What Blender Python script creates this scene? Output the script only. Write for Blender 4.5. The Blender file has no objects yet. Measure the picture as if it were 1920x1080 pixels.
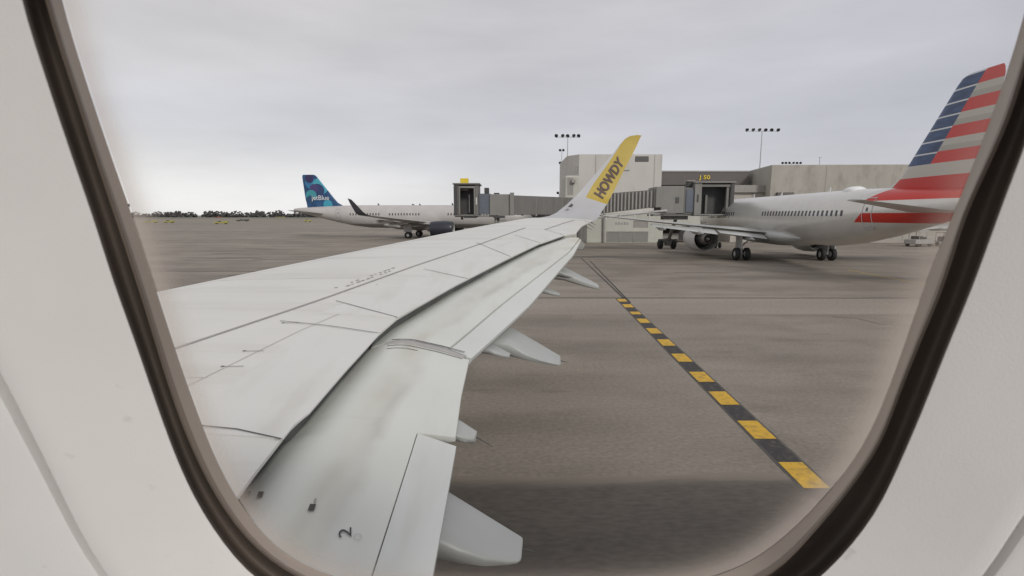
import bpy, bmesh, math, random
from mathutils import Vector, Matrix
random.seed(7)
sc = bpy.context.scene
COL = sc.collection
R = math.radians
# ------------------------------------------------------------------ camera
FPX, CAMH, HOR = 960.0, 4.1, 403.0            # focal length in px of a 1920 wide frame, eye height, horizon row
PITCH = math.atan((540 - HOR) / FPX)
cd = bpy.data.cameras.new('camera'); cam = bpy.data.objects.new('camera', cd); COL.objects.link(cam)
cam.location = (0, 0, CAMH); cam.rotation_euler = (R(90) - PITCH, 0, 0)
cd.sensor_width = 36; cd.lens = 36 * FPX / 1920; cd.clip_start = 0.01; cd.clip_end = 6000
sc.camera = cam
cd.dof.use_dof = True; cd.dof.focus_distance = 25; cd.dof.aperture_fstop = 26
# ------------------------------------------------------------------ world: nishita daylight veiled by an overcast cloud deck
SUN_EL, SUN_AZ = R(33), R(152)                 # azimuth measured from +Y clockwise
w = bpy.data.worlds.new("World"); sc.world = w; w.use_nodes = True
nt = w.node_tree; nt.nodes.clear()
def N(t, **k):
    n = nt.nodes.new(t)
    for a, b in k.items(): setattr(n, a, b)
    return n
def L(a, b): nt.links.new(a, b)
out = N('ShaderNodeOutputWorld'); bg1 = N('ShaderNodeBackground'); bg2 = N('ShaderNodeBackground'); mx = N('ShaderNodeMixShader')
sky = N('ShaderNodeTexSky', sky_type='NISHITA'); sky.sun_disc = False; sky.sun_elevation = SUN_EL; sky.sun_rotation = SUN_AZ
bg1.inputs['Strength'].default_value = 0.1; L(sky.outputs[0], bg1.inputs['Color'])
tc = N('ShaderNodeTexCoord'); sep = N('ShaderNodeSeparateXYZ'); L(tc.outputs['Generated'], sep.inputs[0])
mp = N('ShaderNodeMapping'); mp.inputs['Scale'].default_value = (1.0, 1.0, 4.5); L(tc.outputs['Generated'], mp.inputs[0])
nz = N('ShaderNodeTexNoise'); nz.inputs['Scale'].default_value = 1.7; nz.inputs['Detail'].default_value = 4; nz.inputs['Roughness'].default_value = .45
nz.inputs['Distortion'].default_value = .3
L(mp.outputs[0], nz.inputs['Vector'])
rx = N('ShaderNodeMapRange'); rx.inputs['From Min'].default_value = -.75; rx.inputs['From Max'].default_value = .75; L(sep.outputs['X'], rx.inputs['Value'])
rl = N('ShaderNodeValToRGB')                    # cloud tone left of the view, by elevation
rr = N('ShaderNodeValToRGB')                    # and right of it
def ramp(r, pts):
    el = r.color_ramp.elements
    while len(el) > 1: el.remove(el[0])
    el[0].position, el[0].color = pts[0][0], (*pts[0][1], 1)
    for p_, c_ in pts[1:]:
        e = el.new(p_); e.color = (*c_, 1)
    r.color_ramp.interpolation = 'B_SPLINE'
ramp(rl, [(0, (.88, .88, .87)), (.07, (.86, .86, .85)), (.13, (.70, .70, .72)), (.18, (.60, .61, .65)), (.25, (.67, .66, .66)), (.38, (.66, .635, .64)), (.75, (.58, .58, .60))])
ramp(rr, [(0, (.60, .60, .64)), (.05, (.565, .575, .62)), (.16, (.52, .53, .585)), (.26, (.51, .52, .58)), (.38, (.55, .555, .59)), (.75, (.56, .56, .60))])
nadd = N('ShaderNodeMath', operation='MULTIPLY_ADD'); nadd.inputs[1].default_value = .12; nadd.inputs[2].default_value = -.06
L(nz.outputs['Fac'], nadd.inputs[0])
zz = N('ShaderNodeMath', operation='ADD'); L(sep.outputs['Z'], zz.inputs[0]); L(nadd.outputs[0], zz.inputs[1])
L(zz.outputs[0], rl.inputs[0]); L(zz.outputs[0], rr.inputs[0])
mc = N('ShaderNodeMix', data_type='RGBA'); L(rx.outputs[0], mc.inputs['Factor']); L(rl.outputs[0], mc.inputs['A']); L(rr.outputs[0], mc.inputs['B'])
nz2 = N('ShaderNodeTexNoise'); nz2.inputs['Scale'].default_value = 2.6; nz2.inputs['Detail'].default_value = 5; nz2.inputs['Roughness'].default_value = .5
L(mp.outputs[0], nz2.inputs['Vector'])
mr2 = N('ShaderNodeMapRange'); mr2.inputs['From Min'].default_value = .3; mr2.inputs['From Max'].default_value = .7
mr2.inputs['To Min'].default_value = .93; mr2.inputs['To Max'].default_value = 1.11; L(nz2.outputs['Fac'], mr2.inputs['Value'])
ml = N('ShaderNodeVectorMath', operation='SCALE'); L(mc.outputs['Result'], ml.inputs[0]); L(mr2.outputs[0], ml.inputs['Scale'])
L(ml.outputs[0], bg2.inputs['Color']); bg2.inputs['Strength'].default_value = .92
mx.inputs[0].default_value = .97; L(bg1.outputs[0], mx.inputs[1]); L(bg2.outputs[0], mx.inputs[2]); L(mx.outputs[0], out.inputs[0])
sd = bpy.data.lights.new('sun', 'SUN'); sd.energy = 1.5; sd.angle = R(10); sd.color = (1, .97, .92)
sun = bpy.data.objects.new('sun', sd); COL.objects.link(sun)
sun.rotation_euler = Vector((-math.sin(SUN_AZ) * math.cos(SUN_EL), -math.cos(SUN_AZ) * math.cos(SUN_EL), -math.sin(SUN_EL))).to_track_quat('-Z', 'Y').to_euler()
sc.view_settings.view_transform = 'Standard'; sc.view_settings.look = 'None'; sc.view_settings.exposure = 0.15; sc.view_settings.gamma = 1
sc.view_settings.use_curve_mapping = False
sc.cycles.max_bounces = 6; sc.cycles.transparent_max_bounces = 12; sc.cycles.use_denoising = True

# ------------------------------------------------------------------ view helpers: a direction through the frame
cp_, sp_ = math.cos(PITCH), math.sin(PITCH)
def ray(x, y):
    u = (x - 960) / FPX; v = (540 - y) / FPX
    return Vector((u, cp_ + v * sp_, v * cp_ - sp_))
EYE = Vector((0, 0, CAMH))
def ground(x, y, z=0.0):
    d = ray(x, y); return EYE + d * ((z - CAMH) / d.z)
def at(x, y, Y):
    d = ray(x, y); return EYE + d * (Y / d.y)

# ------------------------------------------------------------------ materials
def new_mat(name):
    m = bpy.data.materials.new(name); m.use_nodes = True
    t = m.node_tree; return m, t, t.nodes['Principled BSDF']
def mat(name, col, rough=.6, metal=0.0, var=.12, scale=1.5, stretch=(1, 1, 1), bump=0.0, bscale=40, dirt=None, dirt_amt=.0, dscale=.8, dstretch=(1, 1, 1), spec=.5):
    m, t, b = new_mat(name)
    n = t.nodes; l = t.links
    b.inputs['Roughness'].default_value = rough; b.inputs['Metallic'].default_value = metal
    b.inputs['Specular IOR Level'].default_value = spec
    tcx = n.new('ShaderNodeTexCoord'); mp_ = n.new('ShaderNodeMapping'); mp_.inputs['Scale'].default_value = stretch
    l.new(tcx.outputs['Object'], mp_.inputs[0])
    z = n.new('ShaderNodeTexNoise'); z.inputs['Scale'].default_value = scale; z.inputs['Detail'].default_value = 6; z.inputs['Roughness'].default_value = .6
    l.new(mp_.outputs[0], z.inputs['Vector'])
    r = n.new('ShaderNodeMapRange'); r.inputs['From Min'].default_value = .25; r.inputs['From Max'].default_value = .75
    r.inputs['To Min'].default_value = 1 - var; r.inputs['To Max'].default_value = 1 + var; l.new(z.outputs['Fac'], r.inputs['Value'])
    s = n.new('ShaderNodeVectorMath'); s.operation = 'SCALE'; s.inputs[0].default_value = col; l.new(r.outputs[0], s.inputs['Scale'])
    last = s.outputs[0]
    if dirt:
        mp2 = n.new('ShaderNodeMapping'); mp2.inputs['Scale'].default_value = dstretch; l.new(tcx.outputs['Object'], mp2.inputs[0])
        z2 = n.new('ShaderNodeTexNoise'); z2.inputs['Scale'].default_value = dscale; z2.inputs['Detail'].default_value = 7; z2.inputs['Roughness'].default_value = .62
        l.new(mp2.outputs[0], z2.inputs['Vector'])
        r2 = n.new('ShaderNodeMapRange'); r2.inputs['From Min'].default_value = .5; r2.inputs['From Max'].default_value = .72
        r2.inputs['To Min'].default_value = 0; r2.inputs['To Max'].default_value = dirt_amt; l.new(z2.outputs['Fac'], r2.inputs['Value'])
        x = n.new('ShaderNodeMix'); x.data_type = 'RGBA'; l.new(r2.outputs[0], x.inputs['Factor']); l.new(last, x.inputs['A']); x.inputs['B'].default_value = (*dirt, 1)
        last = x.outputs['Result']
    l.new(last, b.inputs['Base Color'])
    if bump:
        z3 = n.new('ShaderNodeTexNoise'); z3.inputs['Scale'].default_value = bscale; z3.inputs['Detail'].default_value = 3
        l.new(tcx.outputs['Object'], z3.inputs['Vector'])
        bp = n.new('ShaderNodeBump'); bp.inputs['Strength'].default_value = bump; bp.inputs['Distance'].default_value = .01
        l.new(z3.outputs['Fac'], bp.inputs['Height']); l.new(bp.outputs[0], b.inputs['Normal'])
    return m
class G_:   # small node-graph helper for the liveries
    def __init__(s, m): s.t = m.node_tree; s.n = s.t.nodes; s.l = s.t.links
    def math(s, op, a, b=None, c=None):
        x = s.n.new('ShaderNodeMath'); x.operation = op
        for i, v in enumerate((a, b, c)):
            if v is None: continue
            if isinstance(v, (int, float)): x.inputs[i].default_value = v
            else: s.l.new(v, x.inputs[i])
        return x.outputs[0]
    def mix(s, f, a, b):
        x = s.n.new('ShaderNodeMix'); x.data_type = 'RGBA'
        for k, v in (('Factor', f), ('A', a), ('B', b)):
            if isinstance(v, tuple): x.inputs[k].default_value = (*v, 1)
            elif isinstance(v, (int, float)): x.inputs[k].default_value = v
            else: s.l.new(v, x.inputs[k])
        return x.outputs['Result']
    def obj(s):
        tcx = s.n.new('ShaderNodeTexCoord'); sp = s.n.new('ShaderNodeSeparateXYZ'); s.l.new(tcx.outputs['Object'], sp.inputs[0]); return sp.outputs[0], sp.outputs[1], sp.outputs[2], tcx.outputs['Object']
    def noise(s, vec, scale, det=5, stretch=None):
        if stretch:
            m_ = s.n.new('ShaderNodeMapping'); m_.inputs['Scale'].default_value = stretch; s.l.new(vec, m_.inputs[0]); vec = m_.outputs[0]
        z = s.n.new('ShaderNodeTexNoise'); z.inputs['Scale'].default_value = scale; z.inputs['Detail'].default_value = det; s.l.new(vec, z.inputs['Vector']); return z.outputs['Fac']
    def rng(s, v, a, b, c=0.0, d=1.0):
        r = s.n.new('ShaderNodeMapRange')
        for i, q in zip(('From Min', 'From Max', 'To Min', 'To Max'), (a, b, c, d)): r.inputs[i].default_value = q
        s.l.new(v, r.inputs['Value']); return r.outputs[0]

M = {}
M['wing'] = mat('wing_paint', (.63, .622, .585), .38, var=.045, scale=.9, stretch=(.5, .5, 1), dirt=(.36, .34, .27), dirt_amt=.28, dscale=1.1, dstretch=(.25, 2.2, 1))
M['spoiler'] = mat('spoiler_paint', (.635, .63, .60), .4, var=.04, scale=1.2, dirt=(.42, .40, .33), dirt_amt=.3, dscale=1.5, dstretch=(2.5, .5, 1))
def flap_mat(name, col):
    m, t, b = new_mat(name); g = G_(m); x, y, z, o = g.obj()
    a = g.n.new('ShaderNodeAttribute'); a.attribute_name = 'chord_s'; cs = a.outputs['Fac']
    c = g.mix(g.rng(g.noise(o, .7, 5), .3, .7), tuple(v * .95 for v in col), tuple(v * 1.04 for v in col))
    wob = g.math('MULTIPLY_ADD', g.math('MULTIPLY_ADD', g.noise(o, 2.2, 9, (1, .6, 1)), .22, .06), 1.0, cs)          # ragged chordwise position
    band = g.math('MULTIPLY', g.rng(wob, .36, .50), g.rng(wob, .66, .56))          # exhaust and grease stain running spanwise
    c = g.mix(g.math('MULTIPLY', band, g.rng(g.noise(o, 1.1, 5), .40, .60, .15, .5)), c, (.40, .38, .29))
    edge = g.math('MULTIPLY', g.rng(wob, .56, .65), g.rng(wob, .74, .66))
    c = g.mix(g.math('MULTIPLY', edge, g.rng(g.noise(o, .9, 4), .43, .62, .0, .38)), c, (.28, .25, .20))
    st = g.noise(o, 1.6, 7, (2.6, .35, 1)); c = g.mix(g.rng(st, .55, .75, 0, .22), c, (.34, .32, .26))
    g.l.new(c, b.inputs['Base Color']); b.inputs['Roughness'].default_value = .42; return m
M['flap'] = flap_mat('flap_paint', (.60, .61, .57))
M['tab'] = flap_mat('flap_tab_paint', (.585, .60, .575))
M['fairing'] = mat('fairing_paint', (.38, .39, .375), .4, var=.06, scale=2)
M['seam'] = mat('dark_seam', (.10, .10, .10), .7, var=.2)
M['greyline'] = mat('grey_sealant', (.34, .33, .325), .6, var=.15, scale=4)
M['faintjoint'] = mat('faint_joint', (.50, .49, .46), .5, var=.1)
M['stencil'] = mat('grey_stencil', (.42, .41, .39), .6)
M['black'] = mat('black_rubber', (.02, .02, .02), .75, var=.25, scale=5)
M['markblack'] = mat('black_marking', (.045, .045, .045), .6)
M['yellow_wl'] = mat('winglet_yellow', (.42, .30, .02), .4, var=.1, scale=3)
M['grey_wl'] = mat('winglet_grey', (.42, .42, .43), .35, var=.06, scale=1.5)
M['howdy'] = mat('lettering_dark', (.07, .035, .04), .5)
M['steel'] = mat('gear_steel', (.35, .35, .35), .45, .5)
M['rim'] = mat('wheel_rim', (.55, .55, .55), .5, .2)
M['fus_own'] = mat('own_fuselage_paint', (.6, .6, .58), .4)
M['glassdark'] = mat('dark_glass', (.03, .035, .04), .15, var=.3, scale=2)
M['concrete'] = mat('terminal_concrete', (.43, .40, .36), .85, var=.07, scale=.35, stretch=(1, 1, .6), dirt=(.24, .21, .18), dirt_amt=.35, dscale=.9, dstretch=(1.2, 1.2, .12), bump=.3, bscale=3)
M['block'] = mat('block_render', (.52, .50, .47), .85, var=.05, scale=.3, dirt=(.36, .33, .29), dirt_amt=.4, dscale=.5, dstretch=(1, 1, .2))
M['ground_floor'] = mat('ground_floor_render', (.47, .47, .42), .85, var=.06, scale=.5, dirt=(.3, .28, .24), dirt_amt=.4, dscale=.6, dstretch=(1, 1, .25))
M['stained'] = mat('stained_concrete', (.38, .36, .32), .9, var=.09, scale=.4, stretch=(1, 1, .5), dirt=(.13, .12, .10), dirt_amt=.42, dscale=.7, dstretch=(.9, .9, .35), bump=.3, bscale=2)
M['fascia'] = mat('dark_fascia', (.13, .115, .11), .7, var=.12, scale=.6, stretch=(.3, .3, 1))
M['recess'] = mat('recess_grey', (.09, .09, .09), .8)
M['ledge'] = mat('ledge_concrete', (.30, .285, .265), .85)
M['shutter'] = mat('roller_shutter', (.23, .22, .205), .7, var=.1, scale=2, stretch=(.2, .2, 6))
M['bridge'] = mat('bridge_grey', (.165, .160, .150), .6, var=.1, scale=.5, dirt=(.14, .13, .11), dirt_amt=.5, dscale=.7, dstretch=(1, 1, .3))
M['bridge2'] = mat('bridge_panel', (.215, .21, .195), .6, var=.1, scale=.6, dirt=(.17, .155, .13), dirt_amt=.5, dscale=.9, dstretch=(1, 1, .25))
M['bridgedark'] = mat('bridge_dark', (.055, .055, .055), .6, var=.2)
M['bridgeblue'] = mat('bridge_door_glass', (.12, .135, .16), .3)
M['pipe'] = mat('white_pipe', (.55, .55, .53), .5)
M['signyellow'] = mat('sign_yellow', (.70, .52, .03), .5, var=.1)
M['mast'] = mat('galvanised_mast', (.36, .36, .37), .5, .3)
M['lamp'] = mat('floodlight_housing', (.05, .05, .055), .5)
M['tugyellow'] = mat('vehicle_yellow', (.34, .31, .07), .5, var=.15, scale=3)
M['tugred'] = mat('vehicle_red', (.35, .10, .07), .5)
M['tugdark'] = mat('vehicle_dark', (.05, .055, .05), .5)
M['tugwhite'] = mat('vehicle_grey', (.33, .32, .30), .5)
M['field'] = mat('dry_grass', (.17, .16, .12), .95, var=.25, scale=.02)
M['stripe_y'] = mat('line_yellow', (.60, .36, .03), .7, var=.22, scale=14, dirt=(.13, .10, .06), dirt_amt=.85, dscale=7)
M['stripe_k'] = mat('line_black', (.035, .032, .03), .75, var=.3, scale=8, dirt=(.16, .14, .12), dirt_amt=.5, dscale=7)
M['stripe_bg'] = mat('line_black_worn', (.085, .08, .072), .8, var=.3, scale=5)
M['crack'] = mat('joint_dark', (.055, .049, .043), .9, var=.3, scale=2)
M['faintyellow'] = mat('taxi_line', (.42, .30, .09), .85, var=.25, scale=1)
M['aa_wing'] = mat('silver_wing', (.46, .47, .46), .35, .1, var=.06)
M['navy'] = mat('navy_paint', (.024, .027, .038), .4)
M['navy_wl'] = mat('charcoal_winglet', (.045, .045, .055), .35)
M['jb_wing'] = mat('grey_wing', (.40, .39, .38), .4)
M['nozzle'] = mat('nozzle_metal', (.22, .21, .2), .45, .4)
M['engine_dark'] = mat('engine_inside', (.035, .035, .035), .6)
M['silver'] = mat('silver_nacelle', (.56, .555, .54), .35, 0)
M['cabwin'] = mat('cabin_window_dark', (.05, .05, .055), .25)
M['outline'] = mat('door_outline', (.42, .42, .42), .5)
M['lettergrey'] = mat('title_grey', (.12, .13, .15), .5)
M['white'] = mat('white_paint', (.75, .75, .75), .4)

# apron concrete
def apron_mat():
    m, t, b = new_mat('apron_concrete'); g = G_(m); x, y, z, o = g.obj()
    big = g.noise(o, .035, 5, (.5, 1.6, 1)); med = g.noise(o, .22, 8, (.35, 1.8, 1)); fin = g.noise(o, 13, 7, (.8, 1.1, 1)); spots = g.noise(o, .9, 6, (.5, 1.5, 1))
    streak = g.noise(o, .5, 8, (.16, 1.0, 1))
    c = g.mix(g.rng(big, .35, .68), (.232, .203, .167), (.308, .272, .226))
    c = g.mix(g.rng(med, .42, .72, 0, .6), c, (.142, .121, .102))
    c = g.mix(g.rng(streak, .50, .68, 0, .30), c, (.13, .113, .097))
    c = g.mix(g.rng(streak, .47, .30, 0, .35), c, (.25, .215, .18))
    blot = g.noise(o, .35, 9, (.8, 1.1, 1))
    c = g.mix(g.rng(blot, .5, .62, 0, .32), c, (.13, .112, .095))
    c = g.mix(g.rng(blot, .46, .36, 0, .35), c, (.27, .238, .203))
    c = g.mix(g.rng(spots, .60, .74, 0, .35), c, (.08, .07, .06))
    v = g.rng(fin, .3, .7, .84, 1.16)
    s = g.n.new('ShaderNodeVectorMath'); s.operation = 'SCALE'; g.l.new(c, s.inputs[0]); g.l.new(v, s.inputs['Scale'])
    g.l.new(s.outputs[0], b.inputs['Base Color']); b.inputs['Roughness'].default_value = .8; b.inputs['Specular IOR Level'].default_value = .3
    bp = g.n.new('ShaderNodeBump'); bp.inputs['Strength'].default_value = .35; bp.inputs['Distance'].default_value = .02
    g.l.new(fin, bp.inputs['Height']); g.l.new(bp.outputs[0], b.inputs['Normal'])
    return m
M['apron'] = apron_mat()
def patch_mat(name, c0, c1):
    m, t, b = new_mat(name); g = G_(m); x, y, z, o = g.obj()
    big = g.noise(o, .3, 6, (.25, 1.2, 1)); fin = g.noise(o, 11, 4, (.5, 1.4, 1))
    c = g.mix(g.rng(big, .35, .7), c0, c1)
    v = g.rng(fin, .3, .7, .84, 1.16)
    s = g.n.new('ShaderNodeVectorMath'); s.operation = 'SCALE'; g.l.new(c, s.inputs[0]); g.l.new(v, s.inputs['Scale'])
    g.l.new(s.outputs[0], b.inputs['Base Color']); b.inputs['Roughness'].default_value = .85; b.inputs['Specular IOR Level'].default_value = .25
    return m
M['shadow_asphalt'] = patch_mat('shadow_asphalt_tone', (.080, .071, .062), (.115, .102, .088))  # dark tone that adds to the jet's shadow on the apron
def _shadow_edge():     # fades the lane border to apron colour, a painted soft shadow edge
    m = M['shadow_asphalt']; g = G_(m); b = g.n['Principled BSDF']; src = b.inputs['Base Color'].links[0].from_socket
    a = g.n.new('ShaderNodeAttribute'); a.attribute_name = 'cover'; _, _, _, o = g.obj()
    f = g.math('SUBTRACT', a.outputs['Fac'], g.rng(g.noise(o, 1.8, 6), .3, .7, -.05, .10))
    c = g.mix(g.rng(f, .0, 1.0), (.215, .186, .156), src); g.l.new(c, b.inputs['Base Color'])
_shadow_edge()
M['pale'] = patch_mat('pale_joint_strip', (.30, .262, .222), (.255, .224, .190))

def cabin_mat(name, col, rough=.55, bump=.3, bscale=1400, var=.03, bdist=.0003):
    m, t, b = new_mat(name); g = G_(m); x, y, z, o = g.obj()
    a = g.noise(o, bscale, 2); bb = g.noise(o, 14, 4)
    v = g.rng(bb, .3, .7, 1 - var, 1 + var)
    s = g.n.new('ShaderNodeVectorMath'); s.operation = 'SCALE'; s.inputs[0].default_value = col; g.l.new(v, s.inputs['Scale'])
    sm = g.noise(o, 90, 3)
    c2 = g.mix(g.rng(sm, .70, .78, 0, .25), s.outputs[0], (.3, .27, .24))
    g.l.new(c2, b.inputs['Base Color']); b.inputs['Roughness'].default_value = rough
    bp = g.n.new('ShaderNodeBump'); bp.inputs['Strength'].default_value = bump; bp.inputs['Distance'].default_value = bdist
    g.l.new(a, bp.inputs['Height']); g.l.new(bp.outputs[0], b.inputs['Normal'])
    return m
M['bezel'] = cabin_mat('bezel_plastic', (.79, .765, .735))
M['panel'] = cabin_mat('sidewall_plastic', (.79, .77, .745))
M['seal'] = cabin_mat('seal_rubber', (.12, .096, .078), .5, .2, 500, .25)
M['groove'] = cabin_mat('groove_shadow_gap', (.11, .11, .105), .7, .2, 500, .1)
M['lip'] = cabin_mat('seal_lip_brown', (.21, .17, .14), .5, .2, 500, .1)
M['rimbeige'] = cabin_mat('pane_rim', (.36, .305, .26), .5, .2, 500, .06)

# ------------------------------------------------------------------ mesh helpers
def obj_from(name, verts, faces, m, parent=None, mats=None, midx=None, smooth=False):
    me = bpy.data.meshes.new(name); me.from_pydata([tuple(v) for v in verts], [], faces); me.update()
    ms = mats or [m]
    for q in ms: me.materials.append(q)
    if midx:
        for p_, i in zip(me.polygons, midx): p_.material_index = i
    bm = bmesh.new(); bm.from_mesh(me); bmesh.ops.recalc_face_normals(bm, faces=bm.faces); bm.to_mesh(me); bm.free()
    if smooth:
        for p_ in me.polygons: p_.use_smooth = True
    o = bpy.data.objects.new(name, me); COL.objects.link(o)
    if parent: o.parent = parent
    return o
class MB:
    def __init__(s): s.v = []; s.f = []
    def add(s, vs, fs):
        k = len(s.v); s.v += [tuple(q) for q in vs]; s.f += [tuple(i + k for i in f) for f in fs]
    def box(s, x0, x1, y0, y1, z0, z1):
        s.add([(x0, y0, z0), (x1, y0, z0), (x1, y1, z0), (x0, y1, z0), (x0, y0, z1), (x1, y0, z1), (x1, y1, z1), (x0, y1, z1)],
              [(0, 3, 2, 1), (4, 5, 6, 7), (0, 1, 5, 4), (1, 2, 6, 5), (2, 3, 7, 6), (3, 0, 4, 7)])
    def prism(s, poly, z0, z1):
        n = len(poly); s.add([(x, y, z0) for x, y in poly] + [(x, y, z1) for x, y in poly],
              [tuple(range(n))[::-1], tuple(range(n, 2 * n))] + [(i, (i + 1) % n, n + (i + 1) % n, n + i) for i in range(n)])
    def tube(s, a, b, r0, r1=None, n=10):
        a = Vector(a); b = Vector(b); r1 = r0 if r1 is None else r1; d = (b - a).normalized()
        u = d.orthogonal().normalized(); v = d.cross(u)
        s.add([a + (u * math.cos(t) + v * math.sin(t)) * r0 for t in [i * 2 * math.pi / n for i in range(n)]] +
              [b + (u * math.cos(t) + v * math.sin(t)) * r1 for t in [i * 2 * math.pi / n for i in range(n)]],
              [tuple(range(n))[::-1], tuple(range(n, 2 * n))] + [(i, (i + 1) % n, n + (i + 1) % n, n + i) for i in range(n)])
    def lathe(s, a, d, prof, n=24, close=False):     # prof: (dist along d, radius)
        a = Vector(a); d = Vector(d).normalized(); u = d.orthogonal().normalized(); v = d.cross(u)
        vs = []; fs = []
        for (t, r) in prof:
            for i in range(n):
                q = i * 2 * math.pi / n; vs.append(a + d * t + (u * math.cos(q) + v * math.sin(q)) * max(r, 1e-4))
        for j in range(len(prof) - 1):
            for i in range(n): fs.append((j * n + i, j * n + (i + 1) % n, (j + 1) * n + (i + 1) % n, (j + 1) * n + i))
        s.add(vs, fs)
    def build(s, name, m, parent=None, bevel=0, smooth=False, kind=None):
        o = obj_from(name, s.v, s.f, m, parent, smooth=smooth)
        if bevel:
            b = o.modifiers.new('bevel', 'BEVEL'); b.width = bevel; b.segments = 2; b.limit_method = 'ANGLE'
        if kind: o['kind'] = kind
        return o
def tag(o, label=None, cat=None, group=None, kind=None):
    if label: o['label'] = label
    if cat: o['category'] = cat
    if group: o['group'] = group
    if kind: o['kind'] = kind
    return o
def empty(name, loc=(0, 0, 0), rz=0):
    o = bpy.data.objects.new(name, None); COL.objects.link(o); o.location = loc; o.rotation_euler = (0, 0, rz); o.empty_display_size = .3; return o
def copy_tree(o, parent=None):
    c = o.copy(); COL.objects.link(c); c.parent = parent
    for ch in [x for x in bpy.data.objects if x.parent == o]: copy_tree(ch, c)
    return c
def loft(name, rings, m, parent=None, cap=True, smooth=True, closed=True, mats=None, midx=None):
    n = len(rings[0]); vs = [q for r in rings for q in r]; fs = []; mi = []
    for j in range(len(rings) - 1):
        for i in range(n if closed else n - 1):
            k = (i + 1) % n; fs.append((j * n + i, j * n + k, (j + 1) * n + k, (j + 1) * n + i)); mi.append(midx(j, i) if midx else 0)
    if cap:
        fs.append(tuple(range(n))[::-1]); mi.append(0); fs.append(tuple((len(rings) - 1) * n + i for i in range(n))); mi.append(midx(len(rings) - 2, 0) if midx else 0)
    return obj_from(name, vs, fs, m, parent, mats=mats, midx=mi, smooth=smooth)
def autosmooth(o, ang=35):
    me = o.data
    bm = bmesh.new(); bm.from_mesh(me)
    for e in bm.edges:
        if len(e.link_faces) == 2 and e.calc_face_angle(0) > R(ang): e.smooth = False
    for f in bm.faces: f.smooth = True
    bm.to_mesh(me); bm.free()
def text_mesh(txt, offset=0.0, spacing=1.0, res=3):
    """glyph outlines as flat triangles scaled to the unit square"""
    cu = bpy.data.curves.new('t', 'FONT'); cu.body = txt; cu.size = 1; cu.offset = offset; cu.space_character = spacing; cu.resolution_u = res
    o = bpy.data.objects.new('t', cu); COL.objects.link(o)
    me = bpy.data.meshes.new_from_object(o.evaluated_get(bpy.context.evaluated_depsgraph_get()))
    vs = [tuple(v.co) for v in me.vertices]; fs = [tuple(p_.vertices) for p_ in me.polygons]
    bpy.data.objects.remove(o); bpy.data.meshes.remove(me)
    x0 = min(v[0] for v in vs); x1 = max(v[0] for v in vs); y0 = min(v[1] for v in vs); y1 = max(v[1] for v in vs)
    return [((v[0] - x0) / (x1 - x0), (v[1] - y0) / (y1 - y0)) for v in vs], fs
def interp(xs, ys, x):
    if x <= xs[0]:
        return ys[0] + (ys[1] - ys[0]) * (x - xs[0]) / (xs[1] - xs[0])
    for i in range(len(xs) - 1):
        if x <= xs[i + 1] or i == len(xs) - 2:
            return ys[i] + (ys[i + 1] - ys[i]) * (x - xs[i]) / (xs[i + 1] - xs[i])

# ================================================================== GROUND
def sheet(name, pts, z, m, kind='structure'):
    o = obj_from(name, [(x, y, z) for x, y in pts], [tuple(range(len(pts)))], m)
    for p_ in o.data.polygons:
        if p_.normal.z < 0: o.data.flip_normals()
    o['kind'] = kind; return o
sheet('ground', [(-2500, -300), (2500, -300), (2500, 4200), (-2500, 4200)], 0, M['apron'])
sheet('grass_field', [(-2500, 520), (-160, 520), (-160, 1500), (-2500, 1500)], .004, M['field'])
def gxy(x, y): q = ground(x, y); return (q.x, q.y)
# dark lane deepening the jet's shadow by colour; pale strip between two joints
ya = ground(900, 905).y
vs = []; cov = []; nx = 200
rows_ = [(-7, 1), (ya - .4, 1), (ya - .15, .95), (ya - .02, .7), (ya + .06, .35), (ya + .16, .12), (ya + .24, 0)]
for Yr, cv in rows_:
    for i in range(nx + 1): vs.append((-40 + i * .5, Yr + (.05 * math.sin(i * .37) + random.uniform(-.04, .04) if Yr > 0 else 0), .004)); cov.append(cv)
al_ = obj_from('shadow_asphalt_lane', vs, [(j * (nx + 1) + i, j * (nx + 1) + i + 1, (j + 1) * (nx + 1) + i + 1, (j + 1) * (nx + 1) + i) for j in range(len(rows_) - 1) for i in range(nx)], M['shadow_asphalt'])
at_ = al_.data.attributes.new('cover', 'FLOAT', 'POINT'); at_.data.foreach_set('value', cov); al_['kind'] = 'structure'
a0 = ground(900, 559).y; a1 = ground(900, 590).y
sheet('pale_concrete_strip', [(-60, a1), (120, a1 + .1), (120, a0 - .2), (-60, a0)], .004, M['pale'])
def line_on_ground(name, pts, width, m, z=.008):
    mb = MB(); P = [Vector((q[0], q[1], z)) for q in pts]; L_ = []; R_ = []
    for i, q in enumerate(P):
        d = (P[min(i + 1, len(P) - 1)] - P[max(i - 1, 0)]).normalized(); s = Vector((-d.y, d.x, 0)) * width / 2
        L_.append(q + s); R_.append(q - s)
    n = len(P); mb.add(L_ + R_, [(i, n + i, n + i + 1, i + 1) for i in range(n - 1)])
    o = mb.build(name, m, kind='structure'); return o
line_on_ground('pavement_joint', [(-60, a0), (8, a0 + .02), (30, a0 - .1), (120, a0 - .25)], .17, M['crack'])
yj = ground(900, 487).y
line_on_ground('pavement_joint', [(2, yj + .8), (20, yj + .2), (60, yj - 1.)], .10, M['crack'])
for (px, py), (qx, qy), wd in (((1090, 484), (1170, 560), .10), ((1106, 489), (1182, 568), .10)):
    line_on_ground('guide_line', [gxy(px, py), gxy(qx, qy)], wd, M['crack'])
line_on_ground('taxi_line', [gxy(1590, 506), gxy(1660, 520), gxy(1760, 538), gxy(1900, 570)], .2, M['faintyellow'])
line_on_ground('pavement_crack', [gxy(1560, 594), gxy(1610, 598), gxy(1650, 608), gxy(1740, 612)], .035, M['crack'])
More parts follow.
